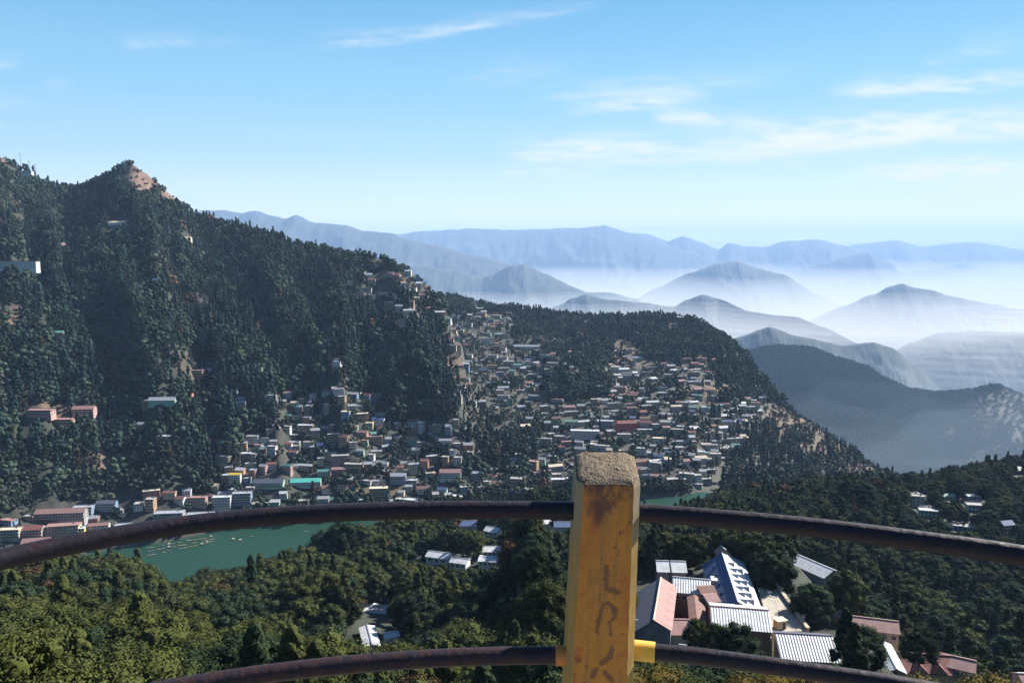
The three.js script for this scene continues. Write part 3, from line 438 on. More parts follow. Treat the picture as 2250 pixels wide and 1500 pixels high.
// a gabled building from its ridge: two pixels on the ridge at height y, the run of the two slopes, their drop, and the height of the walls
function gabled(name, label, cat, o, group) {
  const A = atY(o.a[0], o.a[1], o.y), B = o.b.length > 2 ? atD(...o.b) : atY(o.b[0], o.b[1], o.y), mid = A.clone().add(B).multiplyScalar(0.5), dx = B.x - A.x, dz = B.z - A.z, len = Math.hypot(dx, dz), turn = Math.atan2(-dz, dx);
  const { front = 5, back = 5, drop = 2.5, wall = 5, over = 0.45 } = o, gy = o.y - drop - wall;
  const t = thing(name, label, cat, new THREE.Vector3(mid.x, gy, mid.z), turn, group);
  const dropF = o.dropF ?? drop, dropB = o.dropB ?? drop * Math.min(1, back / front), k = 1 - 0.16 / drop;
  const s = new THREE.Shape(); s.moveTo(front - over, -6); s.lineTo(front - over, wall + drop - dropF * (front - over) / front - 0.16); s.lineTo(0, wall + drop - 0.16); s.lineTo(-(back - over), wall + drop - dropB * (back - over) / back - 0.16); s.lineTo(-(back - over), -6); s.closePath();
  const g = new THREE.ExtrudeGeometry(s, { depth: len - 2 * over, bevelEnabled: false }); g.rotateY(-Math.PI / 2); g.translate((len - 2 * over) / 2, 0, 0);
  mesh('wall', metreUV(g, 0.15), wallM[o.wallC ?? 'white'], t);
  const rF = mesh('roof_slope', slopeSheet(len, front, dropF, 1, o.corr), roofM[o.roofF ?? o.roof ?? 'tin'], t); rF.position.y = wall + drop;
  const rB = mesh('roof_slope', slopeSheet(len, back, dropB, -1, o.corr), roofM[o.roofB ?? o.roof ?? 'tin'], t); rB.position.y = wall + drop;
  if (!o.noCap) mesh('ridge_cap', box(len + 0.1, 0.16, 0.5, 0, wall + drop + (o.corr ? 0.12 : 0.05), 0), roofM[o.cap ?? 'tin'], t);
  if (o.windows) for (let q = 0; q < o.windows; q++) { const x = -len / 2 + len * (q + 0.7) / (o.windows + 0.4), w = Math.min(2, len / o.windows * 0.55), fr = mesh('window', box(w, 1.5, 0.14, x, wall + drop - dropF - 1.6, front - over + 0.03), wallM.white, t); mesh('pane', box(w - 0.3, 1.2, 0.06, x, wall + drop - dropF - 1.6, front - over + 0.1), glassM, fr); }
  noTree.push([mid.x, mid.z, Math.max(Math.min(len / 2, 9), Math.max(front, back))]);
  if (len > 16) for (const f of [0.05, 0.27, 0.73, 0.95]) noTree.push([lerp(A.x, B.x, f), lerp(A.z, B.z, f), Math.max(front, back)]);
  { const q = [A, B].map(p => proj(p.x, p.y, -p.z)), e = proj(mid.x, o.y - dropF - (o.show ?? 1.5), -mid.z + -front); views.push([Math.min(q[0][0], q[1][0]) + 4, 0, Math.max(q[0][0], q[1][0]) - 4, Math.max(q[0][1], q[1][1]) + Math.abs(e[1] - (q[0][1] + q[1][1]) / 2), -mid.z]); }
  return { t, len, wall, drop, front, back, dropF };
}
const SCH = 'school buildings below the lookout';
// the school: long dormer roof, sunlit slope coloured white, shaded slope dark blue
{
  const { t, len, wall, drop, front, dropF } = gabled('dormer_hall', 'long school hall with blue roof whitened on its sunlit side under rows of dormers', 'building', { a: [1623, 1322], b: [1587, 1212], y: 213.5, front: 8.2, back: 7.2, drop: 3.8, dropB: 5.8, wall: 6.4, roofF: 'white', roofB: 'blue', wallC: 'grey', cap: 'white' }, SCH);
  const y0 = wall + drop, dormer = (x, z0, w, h, m, side, run, dr) => { const zf = z0 * side, yb = y0 - dr * z0 / run - 0.02, yt = yb + h, zb = Math.max(0, (y0 - yt) / dr * run) * side, e = 0.25 * side, pos = []; const a = [x - w, yb, zf], b = [x + w, yb, zf], c = [x, yt, zf + e], d = [x, yt, zb], aw = [x - w, yb, zf + e], bw = [x + w, yb, zf + e]; pos.push(...aw, ...c, ...d, ...bw, ...d, ...c); const o = mesh('dormer', metreUV(tris(pos), 0.2), m, t); mesh('louvre', tris([...a, ...b, x, yt - 0.12, zf]), darkM, o); };
  for (let k = 0; k < 7; k++) { const x = -len * 0.44 + k * len * 0.118; dormer(x, 2.9, 1.15, 1.25, roofM.white, 1, front, dropF); if (k < 6) dormer(x + len * 0.05, 5.5, 1.3, 1.45, roofM.white, 1, front, dropF); }
  for (let k = 0; k < 5; k++) dormer(-len * 0.40 + k * len * 0.17, 4.2, 0.95, 1.1, roofM.blue, -1, 7.2, 5.8);
  mesh('roof_lantern', metreUV(box(4.4, 1.2, 2.6, len * 0.04, y0 - 3.0, 4.2), 0.2), roofM.white, t);
  mesh('roof_lantern', metreUV(box(4.0, 1.2, 2.4, len * 0.08, y0 - 3.6, -4.8), 0.2), roofM.white, t);
}
gabled('gable_porch', 'small pinkish gable at the far end of the long blue-roofed school hall', 'building', { a: [1583, 1198], b: [1596, 1208], y: 214.5, front: 2.6, back: 2.6, drop: 2.2, wall: 6, roof: 'pink', wallC: 'pink' }, SCH);
gabled('school_block', 'school block with wide pale corrugated roof and dark gable end beside the terrace', 'building', { a: [1560, 1331], b: [1690, 1341], y: 214.5, front: 9, back: 7, drop: 2.6, dropF: 2.9, wall: 7, roof: 'white', corr: true, wallC: 'brick', cap: 'rust' }, SCH);
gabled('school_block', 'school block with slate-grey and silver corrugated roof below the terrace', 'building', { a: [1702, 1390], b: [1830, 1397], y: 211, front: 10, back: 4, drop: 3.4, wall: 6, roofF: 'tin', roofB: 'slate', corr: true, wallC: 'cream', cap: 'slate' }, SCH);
gabled('school_block', 'school wing with pink and slate-blue roof slopes beside the dark courtyard', 'building', { a: [1437, 1362], b: [1453, 1268], y: 214, front: 5.6, back: 8, drop: 3.0, dropB: 6.2, wall: 7, roofF: 'pink', roofB: 'slate', wallC: 'grey', cap: 'beige' }, SCH);  // one roof: lit slope coloured pink, shaded slope coloured slate-blue
gabled('school_block', 'school wing with white corrugated roof at the head of the dark courtyard', 'building', { a: [1478, 1267], b: [1562, 1274], y: 213, front: 7.0, back: 4, drop: 2.6, wall: 6.5, roof: 'white', corr: true, wallC: 'brick', cap: 'tin', windows: 5 }, SCH);
gabled('school_outbuilding', 'small white tin roof standing beside a taller gable behind the courtyard wing', 'building', { a: [1441, 1231], b: [1470, 1232], y: 212, front: 5.4, back: 3, drop: 2.2, wall: 6, roof: 'white', wallC: 'grey' }, SCH);
gabled('school_outbuilding', 'small white tin roof between the courtyard wing and the blue hall', 'building', { a: [1473, 1232], b: [1507, 1233], y: 212, front: 5.4, back: 3, drop: 2.2, wall: 6, roof: 'white', wallC: 'grey' }, SCH);
gabled('school_outbuilding', 'rust-red roof running beside the dark courtyard', 'building', { a: [1532, 1360], b: [1526, 1306], y: 211.5, front: 3.2, back: 2.4, drop: 1.2, wall: 6, roof: 'rust', wallC: 'brick', noCap: true }, SCH);
gabled('school_outbuilding', 'rust-red roof at the corner between courtyard and blue hall', 'building', { a: [1533, 1288], b: [1569, 1286], y: 213, front: 3.6, back: 2, drop: 1.2, wall: 7, roof: 'rust', wallC: 'brick', noCap: true }, SCH);
gabled('school_outbuilding', 'pinkish lean-to roof against the corrugated school block', 'building', { a: [1545, 1306], b: [1575, 1303], y: 212.5, front: 3.8, back: 1.6, drop: 1.3, wall: 7, roof: 'pink', wallC: 'pink', noCap: true }, SCH);
gabled('school_outbuilding', 'faded pink roof closing the lower side of the courtyard', 'building', { a: [1455, 1360], b: [1532, 1361], y: 210.5, front: 6.2, back: 2.4, drop: 2.2, wall: 5.5, roof: 'pink', wallC: 'cream', cap: 'pink' }, SCH);
gabled('school_outbuilding', 'white-roofed annexe at the foot of the slate-blue wing', 'building', { a: [1398, 1362], b: [1446, 1360], y: 209.5, front: 7, back: 2.4, drop: 2.2, wall: 5, roof: 'white', wallC: 'white' }, SCH);
gabled('garden_shed', 'small white shed roof among trees below the corrugated block', 'shed', { a: [1570, 1388], b: [1592, 1402], y: 208, front: 3.4, back: 2.6, drop: 1.4, wall: 4, roof: 'white', wallC: 'white' }, SCH);
gabled('garden_shed', 'tiny pale flat shed beside the slate and silver corrugated roof', 'shed', { a: [1673, 1399], b: [1696, 1400], y: 208, front: 2.2, back: 1.6, drop: 0.5, wall: 4, roof: 'white', wallC: 'white', noCap: true }, SCH);
gabled('garden_shed', 'grey ribbed shed roof showing above the lower rail', 'shed', { a: [1492, 1416], b: [1536, 1421], y: 206.5, front: 3, back: 3, drop: 1.2, wall: 4, roof: 'tin', corr: true, wallC: 'white' }, SCH);
gabled('long_white_shed', 'long pale shed with bright ridge standing alone in the forest beside the school', 'shed', { a: [1745, 1214], b: [1834, 1252], y: hit(1790, 1275, 200).y + 8, front: 8, back: 3, drop: 3.2, wall: 4, roof: 'white', wallC: 'grey', cap: 'white' });
gabled('red_roof_house', 'long house with pink-red roof and row of dark windows in the trees', 'house', { a: [1868, 1352], b: [1975, 1365], y: 204, front: 5.2, back: 4, drop: 2.2, wall: 4.6, roof: 'pink', wallC: 'cream', windows: 5, cap: 'pink' });
gabled('red_roof_house', 'small orange-pink gable adjoining the long house with dark windows', 'house', { a: [1846, 1338], b: [1872, 1356], y: 204, front: 3, back: 3, drop: 1.6, wall: 4.6, roof: 'pink', wallC: 'tan', cap: 'pink' });
gabled('grey_roof_house', 'plain grey sheet roof sloping down beside the red hipped house', 'house', { a: [1938, 1406], b: [1972, 1470], y: 201, front: 5, back: 3, drop: 2.0, wall: 4, roof: 'tin', wallC: 'grey' });
{
  const o = gabled('red_roof_house', 'large red-roofed house with cross gables beside the grey sheet roof', 'house', { a: [1975, 1432], b: [2090, 1440], y: 200.5, front: 6.2, back: 5, drop: 3.4, wall: 4.6, roof: 'red', wallC: 'cream', cap: 'red' });
  for (const x of [-3.2, 2.6]) { const w = 2.5, yt = o.wall + o.drop - 0.5, yb = o.wall + 0.2, zf = 6.4; const g = mesh('cross_gable', metreUV(tris([x - w, yb, zf, x, yt, zf, x, yt, 0.6, x - w, yb, zf, x, yt, 0.6, x - w, yb, 3.2, x + w, yb, zf, x, yt, 0.6, x, yt, zf, x + w, yb, zf, x + w, yb, 3.2, x, yt, 0.6]), 0.2), roofM.red, o.t); mesh('gable_end', tris([x - w + 0.2, yb, zf - 0.3, x + w - 0.2, yb, zf - 0.3, x, yt - 0.2, zf - 0.3]), wallM.pink, g); }
}
gabled('red_roof_house', 'long pink-roofed wing with white wall joined to the cross-gabled red house', 'house', { a: [2066, 1434], b: [2147, 1452], y: 200.5, front: 4.6, back: 3.6, drop: 2.0, wall: 4.6, roof: 'pink', wallC: 'white', windows: 5, cap: 'pink' });
gabled('red_roof_house', 'small pale red roof half hidden at the forest edge below the red houses', 'house', { a: [2236, 1478], b: [2290, 1480], y: 196, front: 4, back: 4, drop: 2, wall: 4, roof: 'pink', wallC: 'pink' });
// paved terrace and its retaining wall
{
  const q = [[1664, 1290], [1702, 1287], [1772, 1386], [1698, 1388]].map(([a, b]) => atY(a, b, 207)), s = new THREE.Shape(q.map(p => new THREE.Vector2(p.x, -p.z))), g = new THREE.ExtrudeGeometry(s, { depth: 6.8, bevelEnabled: false }); g.rotateX(-Math.PI / 2); g.translate(0, 200.2, 0);
  structure('paved_terrace', metreUV(g, 0.1), bm(0.30, 0.27, 0.22));
  const a = q[1], b = q[2], d = b.clone().sub(a), L = d.length(), w = thing('terrace_wall', 'low weathered stone parapet along the outer edge of the school terrace', 'wall', a.clone().add(b).multiplyScalar(0.5), Math.atan2(-d.z, d.x));
  for (let k = 0; k < 9; k++) mesh('wall_bay', metreUV(box(L / 9 - 0.12, 1.5 + 0.1 * Math.sin(k * 2.3), 0.9, -L / 2 + (k + 0.5) * L / 9, 0.1, -0.6), 0.3), bm(0.30, 0.24, 0.17), w);
  mesh('coping', metreUV(box(L, 0.16, 1.2, 0, 1.02, -0.6), 0.3), bm(0.36, 0.30, 0.22), w);
  for (const p of [[1690, 1310], [1710, 1345], [1730, 1375], [1690, 1370], [1680, 1330]]) { const v = atY(p[0], p[1], 207); noTree.push([v.x, v.z, 9]); }
  const v = atY(1714, 1378, 207.2), hut = thing('terrace_hut', 'small pale guard hut on the near corner of the school terrace', 'hut', v, 0.3, SCH);
  mesh('wall', metreUV(box(3.2, 2.6, 2.6, 0, 1.3, 0), 0.2), wallM.cream, hut); mesh('roof', metreUV(box(3.8, 0.2, 3.2, 0, 2.7, 0), 0.2), roofM.beige, hut); mesh('door', box(0.9, 1.9, 0.08, 0.6, 0.95, 1.32), darkM, hut);
}
for (const [a, b] of [[1500, 1330], [1420, 1300], [1600, 1290], [1650, 1300]]) { const v = atY(a, b, 208); noTree.push([v.x, v.z, 9]); }
// houses in the wood between the lookout and the lake
const WOOD = 'houses in the wood below the lookout', hy = (px, py, up = 6) => { const h = hit(px, py + 14); return h ? h.y + up : 160; };
gabled('white_house', 'white house with pale metal roof beside the long verandah house in the wood', 'house', { a: [941, 1209], b: [992, 1216], y: hy(965, 1225), front: 5, back: 4, drop: 1.8, wall: 4.4, roof: 'white', wallC: 'white', windows: 3 }, WOOD);
gabled('white_house', 'white house with sunlit end wall in a clearing of the wood', 'house', { a: [992, 1223], b: [1030, 1228], y: hy(1010, 1240), front: 4.4, back: 4, drop: 1.6, wall: 6, roof: 'white', wallC: 'white', windows: 3 }, WOOD);
gabled('beige_house', 'low beige-roofed outhouse next to the white houses in the wood', 'house', { a: [900, 1220], b: [926, 1219], y: hy(912, 1230, 4), front: 4, back: 3, drop: 1.0, wall: 3, roof: 'beige', wallC: 'cream' }, WOOD);
gabled('white_house', 'white gabled house, uppermost of the stepped row in the wood', 'house', { a: [1068, 1155], b: [1100, 1160], y: hy(1084, 1168), front: 5, back: 5, drop: 2, wall: 5, roof: 'white', wallC: 'white', windows: 3 }, WOOD);
gabled('white_house', 'white house with grey gable, middle of the stepped row in the wood', 'house', { a: [1060, 1200], b: [1102, 1200], y: hy(1080, 1212), front: 5, back: 4, drop: 1.6, wall: 5, roof: 'white', wallC: 'white', windows: 4 }, WOOD);
gabled('white_house', 'white flat house, lowest of the stepped row in the wood', 'house', { a: [1052, 1222], b: [1094, 1224], y: hy(1072, 1236), front: 5, back: 4, drop: 1.0, wall: 4.4, roof: 'white', wallC: 'white', windows: 4 }, WOOD);
gabled('blue_roof_house', 'house with blue metal roof under the upper rail near the lake', 'house', { a: [1006, 1144], b: [1052, 1143], y: hy(1028, 1156), front: 6, back: 4, drop: 2.4, wall: 5, roof: 'blue', wallC: 'white' }, WOOD);
gabled('white_house', 'white-roofed house beside the yellow post under the upper rail', 'house', { a: [1186, 1143], b: [1214, 1140], y: hy(1200, 1152), front: 5, back: 4, drop: 1.6, wall: 4.6, roof: 'white', wallC: 'white' }, WOOD);
gabled('blue_roof_house', 'blue and white roofed house partly behind the yellow post', 'house', { a: [1216, 1146], b: [1256, 1146], y: hy(1234, 1156), front: 6, back: 4, drop: 2, wall: 4.6, roofF: 'blue', roofB: 'white', wallC: 'white' }, WOOD);
{
  const y = hy(818, 1395, 3.4);
  gabled('white_house', 'pale narrow roof at the edge of the shaded yard in the wood', 'house', { a: [806, 1372], b: [818, 1416], y: y, front: 3.2, back: 3, drop: 0.8, wall: 3, roof: 'white', wallC: 'white' }, WOOD);
  gabled('white_house', 'low white roof across the shaded yard in the wood', 'house', { a: [842, 1392], b: [876, 1386], y: y, front: 2.6, back: 2.6, drop: 0.8, wall: 3, roof: 'white', wallC: 'white' }, WOOD);
  const c = hit(818, 1345), yard = structure('courtyard_paving', metreUV(box(13, 3, 15, 0, 0, 0), 0.1), bm(0.36, 0.35, 0.34)); yard.position.set(c.x, c.y - 1.2, c.z); noTree.push([c.x, c.z, 10]); views.push([792, 0, 862, 1368, -c.z]);
  const v = thing('parked_car', 'small white car parked on the paved yard in the wood', 'car', new THREE.Vector3(c.x + 0.6, c.y + 0.3, c.z - 5.2), 0.5);
  const bs = new THREE.Shape(); [[-2, 0.35], [2, 0.35], [2.05, 0.75], [1.85, 0.95], [1.0, 1.02], [0.45, 1.5], [-1.1, 1.52], [-1.75, 1.02], [-2.05, 0.95]].forEach(([x, yy], k) => k ? bs.lineTo(x, yy) : bs.moveTo(x, yy)); bs.closePath();
  const bg = new THREE.ExtrudeGeometry(bs, { depth: 1.5, bevelEnabled: true, bevelSize: 0.06, bevelThickness: 0.06, bevelSegments: 2 }); bg.translate(0, 0, -0.75); mesh('body', bg, mat(0.75, 0.75, 0.74, 0.3), v);
  for (const [x, z] of [[-1.25, 0.8], [1.25, 0.8], [-1.25, -0.8], [1.25, -0.8]]) { const g = new THREE.CylinderGeometry(0.33, 0.33, 0.2, 14); g.rotateX(Math.PI / 2); g.translate(x, 0.33, z); mesh('wheel', g, tankM, v); }
  for (const z of [0.83, -0.83]) mesh('side_window', box(1.7, 0.36, 0.02, -0.3, 1.24, z), glassM, v);
}

// ---------------------------------------------------------------- the town across the lake
const geoCache = new Map();
function cached(key, f) { if (!geoCache.has(key)) geoCache.set(key, f()); return geoCache.get(key); }
const frontGlass = (w, d, floors) => cached(`gl${w}_${d}_${floors}`, () => { const l = []; for (let f = 0; f < floors; f++) { const n = Math.max(2, Math.round(w / 3)); for (let k = 0; k < n; k++) l.push(box(w / n * 0.5, 1.45, 0.08, -w / 2 + (k + 0.5) * w / n, f * 3 + 1.75, d / 2 + 0.03)); for (const s of [-1, 1]) for (let k = 0; k < 2; k++) l.push(box(0.08, 1.4, d * 0.2, s * (w / 2 + 0.03), f * 3 + 1.75, -d / 4 + k * d / 2)); } return mergeGeometries(l); });
function makeHouse(name, label, cat, p, turn, group, o) {
  const { w = 10, d = 8, floors = 2, kind = 'flat', wallC = 'white', roofC = 'concrete', balcony = true } = o, h = floors * 3, t = thing(name, label, cat, p, turn, group);
  mesh('wall', cached(`wl${w}_${d}_${h}`, () => metreUV(box(w, h + 7, d, 0, h / 2 - 3.5, 0), 0.12)), wallM[wallC], t);
  const gl = mesh('glazing', frontGlass(w, d, floors), glassM, t); gl.userData.kind = 'stuff';
  if (kind === 'flat') {
    mesh('roof', cached(`rf${w}_${d}`, () => metreUV(mergeGeometries([box(w + 0.8, 0.3, d + 0.9, 0, 0.15, 0), box(w + 0.8, 0.7, 0.2, 0, 0.6, d / 2 + 0.3), box(w + 0.8, 0.7, 0.2, 0, 0.6, -d / 2 - 0.3)]), 0.12)), roofM[roofC], t).position.y = h;
    mesh('water_tank', cached('tank', () => { const g = new THREE.CylinderGeometry(0.7, 0.7, 1.4, 12); g.translate(0, 1.0, 0); return g; }), tankM, t).position.set(w * 0.28, h, -d * 0.2);
  } else {
    const drop = d * 0.27, L = w + 1.0, r = d / 2 + 0.6;
    mesh('gable_end', cached(`ge${w}_${d}`, () => { const l = []; for (const s of [-1, 1]) l.push(...[s * (w / 2 - 0.02), 0, -d / 2, s * (w / 2 - 0.02), 0, d / 2, s * (w / 2 - 0.02), drop, 0]); return tris(l); }), wallM[wallC], t).position.y = h;
    for (const s of [1, -1]) mesh('roof_slope', cached(`rs${w}_${d}_${s}`, () => slopeSheet(L, r, drop * r / (d / 2), s, false)), roofM[roofC], t).position.y = h + drop + 0.12;
  }
  if (balcony && floors > 1) for (let f = 1; f < floors; f++) mesh('balcony', cached(`bl${w}_${d}`, () => box(w + 0.2, 0.75, 1.1, 0, 0.1, d / 2 + 0.55)), wallM[wallC === 'white' ? 'white' : 'cream'], t).position.y = f * 3 + 0.1;
  noTree.push([p.x, p.z, Math.max(w, d) * 0.5], [p.x, p.z + d * 0.5 + 4, w * 0.36]);
  return t;
}
const words = ['', 'single-storey', 'two-storey', 'three-storey', 'four-storey', 'five-storey'], shownRoof = { tin: 'grey tin', white: 'white', rust: 'rusty', red: 'red', pink: 'pink', blue: 'blue', green: 'green', teal: 'teal', grey: 'grey', concrete: 'concrete', slate: 'slate', yellow: 'yellow', beige: 'beige' };
const placed = [];
function landmark(name, label, cat, px, py, wpx, o, turn = 0) { const p = hit(px, py); if (!p) return; const dist = p.clone().sub(camera.position).length(), w = Math.round(wpx * dist / FPX); placed.push([p.x, p.z, w * 0.5]); if (name.startsWith('hill')) noTree.push([p.x, p.z + 15, w * 0.5], [p.x, p.z + 28, w * 0.45], [p.x, p.z + 40, w * 0.35]); makeHouse(name, label, cat, p, turn, null, { d: Math.max(6, Math.min(12, Math.round(w * 0.45))), ...o, w }); }
landmark('lakeside_hotel', 'long lakeside hotel with wide pink roof and banded white balconies', 'hotel', 135, 1140, 88, { floors: 3, kind: 'gable', wallC: 'grey', roofC: 'pink', d: 12 }, 0.12);
landmark('lakeside_hotel', 'blue-walled hotel block beside the long pink-roofed hotel', 'hotel', 183, 1130, 36, { floors: 3, wallC: 'blue', roofC: 'tin' }, 0.1);
landmark('lakeside_hotel', 'white hotel with red roof at the lakeside road', 'hotel', 68, 1178, 44, { floors: 3, kind: 'gable', wallC: 'grey', roofC: 'red' }, 0.15);
landmark('lakeside_hotel', 'yellow-trimmed hotel next to the red-roofed one on the lakeside road', 'hotel', 22, 1180, 36, { floors: 3, wallC: 'cream', roofC: 'beige' }, 0.12);
landmark('lakeside_hotel', 'low pink-roofed building in front of the red-roofed lakeside hotel', 'hotel', 80, 1200, 46, { floors: 2, kind: 'gable', wallC: 'cream', roofC: 'pink' }, 0.2);
landmark('lakeside_hotel', 'cream stepped hotel with orange roof terrace below the pink-roofed hotel', 'hotel', 140, 1176, 58, { floors: 4, wallC: 'cream', roofC: 'pink' }, 0.2);
landmark('lakeside_hotel', 'tall yellow-fronted hotel facing the lake', 'hotel', 168, 1184, 30, { floors: 4, wallC: 'yellow', roofC: 'white' }, 0.3);
landmark('lakeside_hotel', 'blue-grey gabled villa with cream wing in the trees above the lake road', 'hotel', 235, 1120, 36, { floors: 3, kind: 'gable', wallC: 'blue', roofC: 'slate' }, 0.1);
landmark('lakeside_hotel', 'pale hotel with long white roof terraces by the lake', 'hotel', 372, 1142, 56, { floors: 3, wallC: 'grey', roofC: 'tin' }, 0.12);
landmark('lakeside_hotel', 'long white-roofed hotel with dark glazed front by the lake', 'hotel', 440, 1145, 52, { floors: 3, wallC: 'blue', roofC: 'tin' }, 0.12);
landmark('lakeside_hotel', 'pinkish tower block behind the white-roofed hotels by the lake', 'hotel', 434, 1108, 36, { floors: 3, wallC: 'pink', roofC: 'pink' }, 0.05);
landmark('lakeside_hotel', 'white banded five-storey hotel beside the pinkish tower block', 'hotel', 488, 1118, 36, { floors: 5, wallC: 'white', roofC: 'white' }, 0.1);
landmark('lakeside_hotel', 'blue glazed block beside the white five-storey hotel', 'hotel', 532, 1104, 38, { floors: 4, wallC: 'blue', roofC: 'tin' }, 0.1);
landmark('lakeside_hotel', 'low pale green terrace of shops along the lake road', 'hotel', 285, 1164, 56, { floors: 2, wallC: 'green', roofC: 'tin' }, 0.15);
landmark('town_house', 'slim white house with bright yellow roof above the lakeside hotels', 'house', 517, 1062, 24, { floors: 4, kind: 'gable', wallC: 'white', roofC: 'yellow' });
landmark('town_house', 'long house with teal-green roof in the town above the lake', 'house', 672, 1066, 62, { floors: 2, kind: 'gable', wallC: 'white', roofC: 'teal' }, 0.12);
landmark('town_house', 'long slate-blue roofed house beside the teal-roofed one', 'house', 592, 1068, 58, { floors: 2, kind: 'gable', wallC: 'green', roofC: 'slate' }, 0.05);
landmark('town_house', 'tan stone gateway building at the foot of the town by the lake', 'house', 832, 1092, 38, { floors: 4, wallC: 'tan', roofC: 'beige' }, 0.1);
landmark('town_house', 'white cylindrical-looking tower house alone at the forest edge', 'house', 926, 950, 13, { floors: 5, wallC: 'white', roofC: 'white', d: 7, balcony: false });
landmark('town_house', 'wide pink-roofed house with white wing near the lake bazaar', 'house', 990, 1050, 46, { floors: 3, kind: 'gable', wallC: 'white', roofC: 'pink' }, 0);
landmark('town_house', 'crimson-walled hotel in the crowded town', 'house', 1376, 948, 42, { floors: 5, kind: 'gable', wallC: 'red', roofC: 'red', balcony: false }, 0.1);
landmark('town_house', 'white arcaded block just below the crimson-walled hotel', 'house', 1285, 962, 62, { floors: 4, wallC: 'white', roofC: 'white' }, -0.1);
landmark('town_house', 'pale blue block between the white arcade and the crimson-walled hotel', 'house', 1330, 940, 34, { floors: 4, wallC: 'blue', roofC: 'tin' }, -0.1);
landmark('town_house', 'long white barrack at the forest edge above the valley town', 'house', 1160, 766, 62, { floors: 2, kind: 'gable', wallC: 'white', roofC: 'tin', balcony: false }, -0.05);
landmark('hill_hotel', 'long white many-windowed hotel high on the forested slope', 'hotel', 36, 590, 80, { floors: 4, wallC: 'white', roofC: 'pink', balcony: false }, 0);
landmark('hill_house', 'white house below the summit rocks beside tall masts', 'house', 42, 382, 46, { floors: 2, wallC: 'white', roofC: 'white' }, 0.1);
landmark('hill_house', 'grey-roofed bungalow in the forest under the rocky peak', 'house', 262, 492, 40, { floors: 1, kind: 'gable', wallC: 'white', roofC: 'beige' }, 0);
landmark('hill_house', 'beige shed roof alone on the forested slope below the ridge', 'house', 402, 526, 32, { floors: 1, kind: 'gable', wallC: 'cream', roofC: 'beige' }, 0);
landmark('hill_house', 'long white house on the crest of the forested ridge', 'house', 492, 484, 52, { floors: 2, wallC: 'white', roofC: 'tin' }, 0);
landmark('hill_house', 'red-roofed house on the crest of the forested ridge', 'house', 668, 527, 46, { floors: 2, kind: 'gable', wallC: 'pink', roofC: 'red' }, 0);
landmark('hill_house', 'tan house in the clearing on the middle of the forested slope', 'house', 428, 822, 36, { floors: 2, wallC: 'tan', roofC: 'pink' }, 0);
landmark('hill_house', 'white shed beside the tan house in the slope clearing', 'house', 456, 816, 24, { floors: 1, kind: 'gable', wallC: 'white', roofC: 'white' }, 0);
landmark('hill_house', 'long pale greenhouse-like roof in the dark forest', 'house', 357, 882, 52, { floors: 1, kind: 'gable', wallC: 'green', roofC: 'tin' }, 0.05);
landmark('hill_house', 'pink house with flat roof in the left-side forest clearing'.replace('left-side ', 'lower '), 'house', 90, 910, 46, { floors: 2, wallC: 'pink', roofC: 'pink' }, 0);
landmark('hill_house', 'pink house with gabled roof beside the flat-roofed one in the lower forest clearing', 'house', 185, 906, 40, { floors: 2, kind: 'gable', wallC: 'pink', roofC: 'pink' }, 0.1);
landmark('hill_house', 'terraced pinkish house standing in the lower forest clearing', 'house', 140, 930, 40, { floors: 2, wallC: 'tan', roofC: 'pink' }, 0);

const zones = [
  [[10, 1120, 300, 1200], 16, 'on the lakeside road', 'houses on the lakeside road', 9, 16], [[300, 1090, 560, 1165], 16, 'on the lakeside road', 'houses on the lakeside road', 9, 16], [[470, 970, 830, 1110], 66, 'in the town above the lake', 'houses of the town above the lake', 8, 18], [[590, 860, 840, 990], 46, 'on the slope above the lake town', 'houses on the slope above the lake town', 8, 17],
  [[830, 930, 1010, 1110], 44, 'in the bazaar near the lake', 'houses of the bazaar by the lake', 8, 16], [[1000, 900, 1220, 1100], 34, 'among trees beside the bazaar', 'houses among trees beside the bazaar', 8, 14], [[985, 670, 1120, 780], 60, 'in the crowded high valley town', 'houses of the high valley town', 9, 17], [[1000, 780, 1190, 900], 60, 'in the lower valley town', 'houses of the lower valley town', 9, 17], [[1110, 760, 1270, 830], 24, 'at the forest edge above the valley', 'houses at the forest edge', 9, 18],
  [[1200, 880, 1420, 1070], 80, 'in the crowded town beyond the lake', 'houses of the crowded town', 8, 18], [[1320, 790, 1570, 900], 72, 'on the upper town terraces', 'houses on the upper terraces', 9, 18], [[1410, 890, 1600, 1070], 76, 'on the lower town terraces', 'houses on the lower terraces', 8, 17], [[1590, 880, 1790, 1050], 60, 'among trees on the dry hillside', 'houses on the dry hillside', 8, 15], [[1750, 920, 1950, 1055], 44, 'on the dry end of the hillside', 'houses on the dry hillside end', 8, 14],
  [[790, 600, 980, 660], 24, 'on the shoulder of the wooded ridge', 'houses on the shoulder of the ridge', 9, 17], [[830, 660, 1010, 715], 22, 'just below the wooded shoulder', 'houses below the shoulder of the ridge', 9, 18], [[1240, 700, 1560, 780], 18, 'on the wooded crown of the hill', 'houses on the wooded crown', 8, 14], [[60, 480, 820, 840], 12, 'deep in the high forest', 'houses in the high forest', 8, 12], [[300, 860, 600, 1000], 12, 'in the forest above the lake road', 'houses in the lower forest', 8, 13], [[1985, 1000, 2245, 1180], 12, 'on the wooded spur above the gorge', 'houses on the wooded spur', 8, 13]];
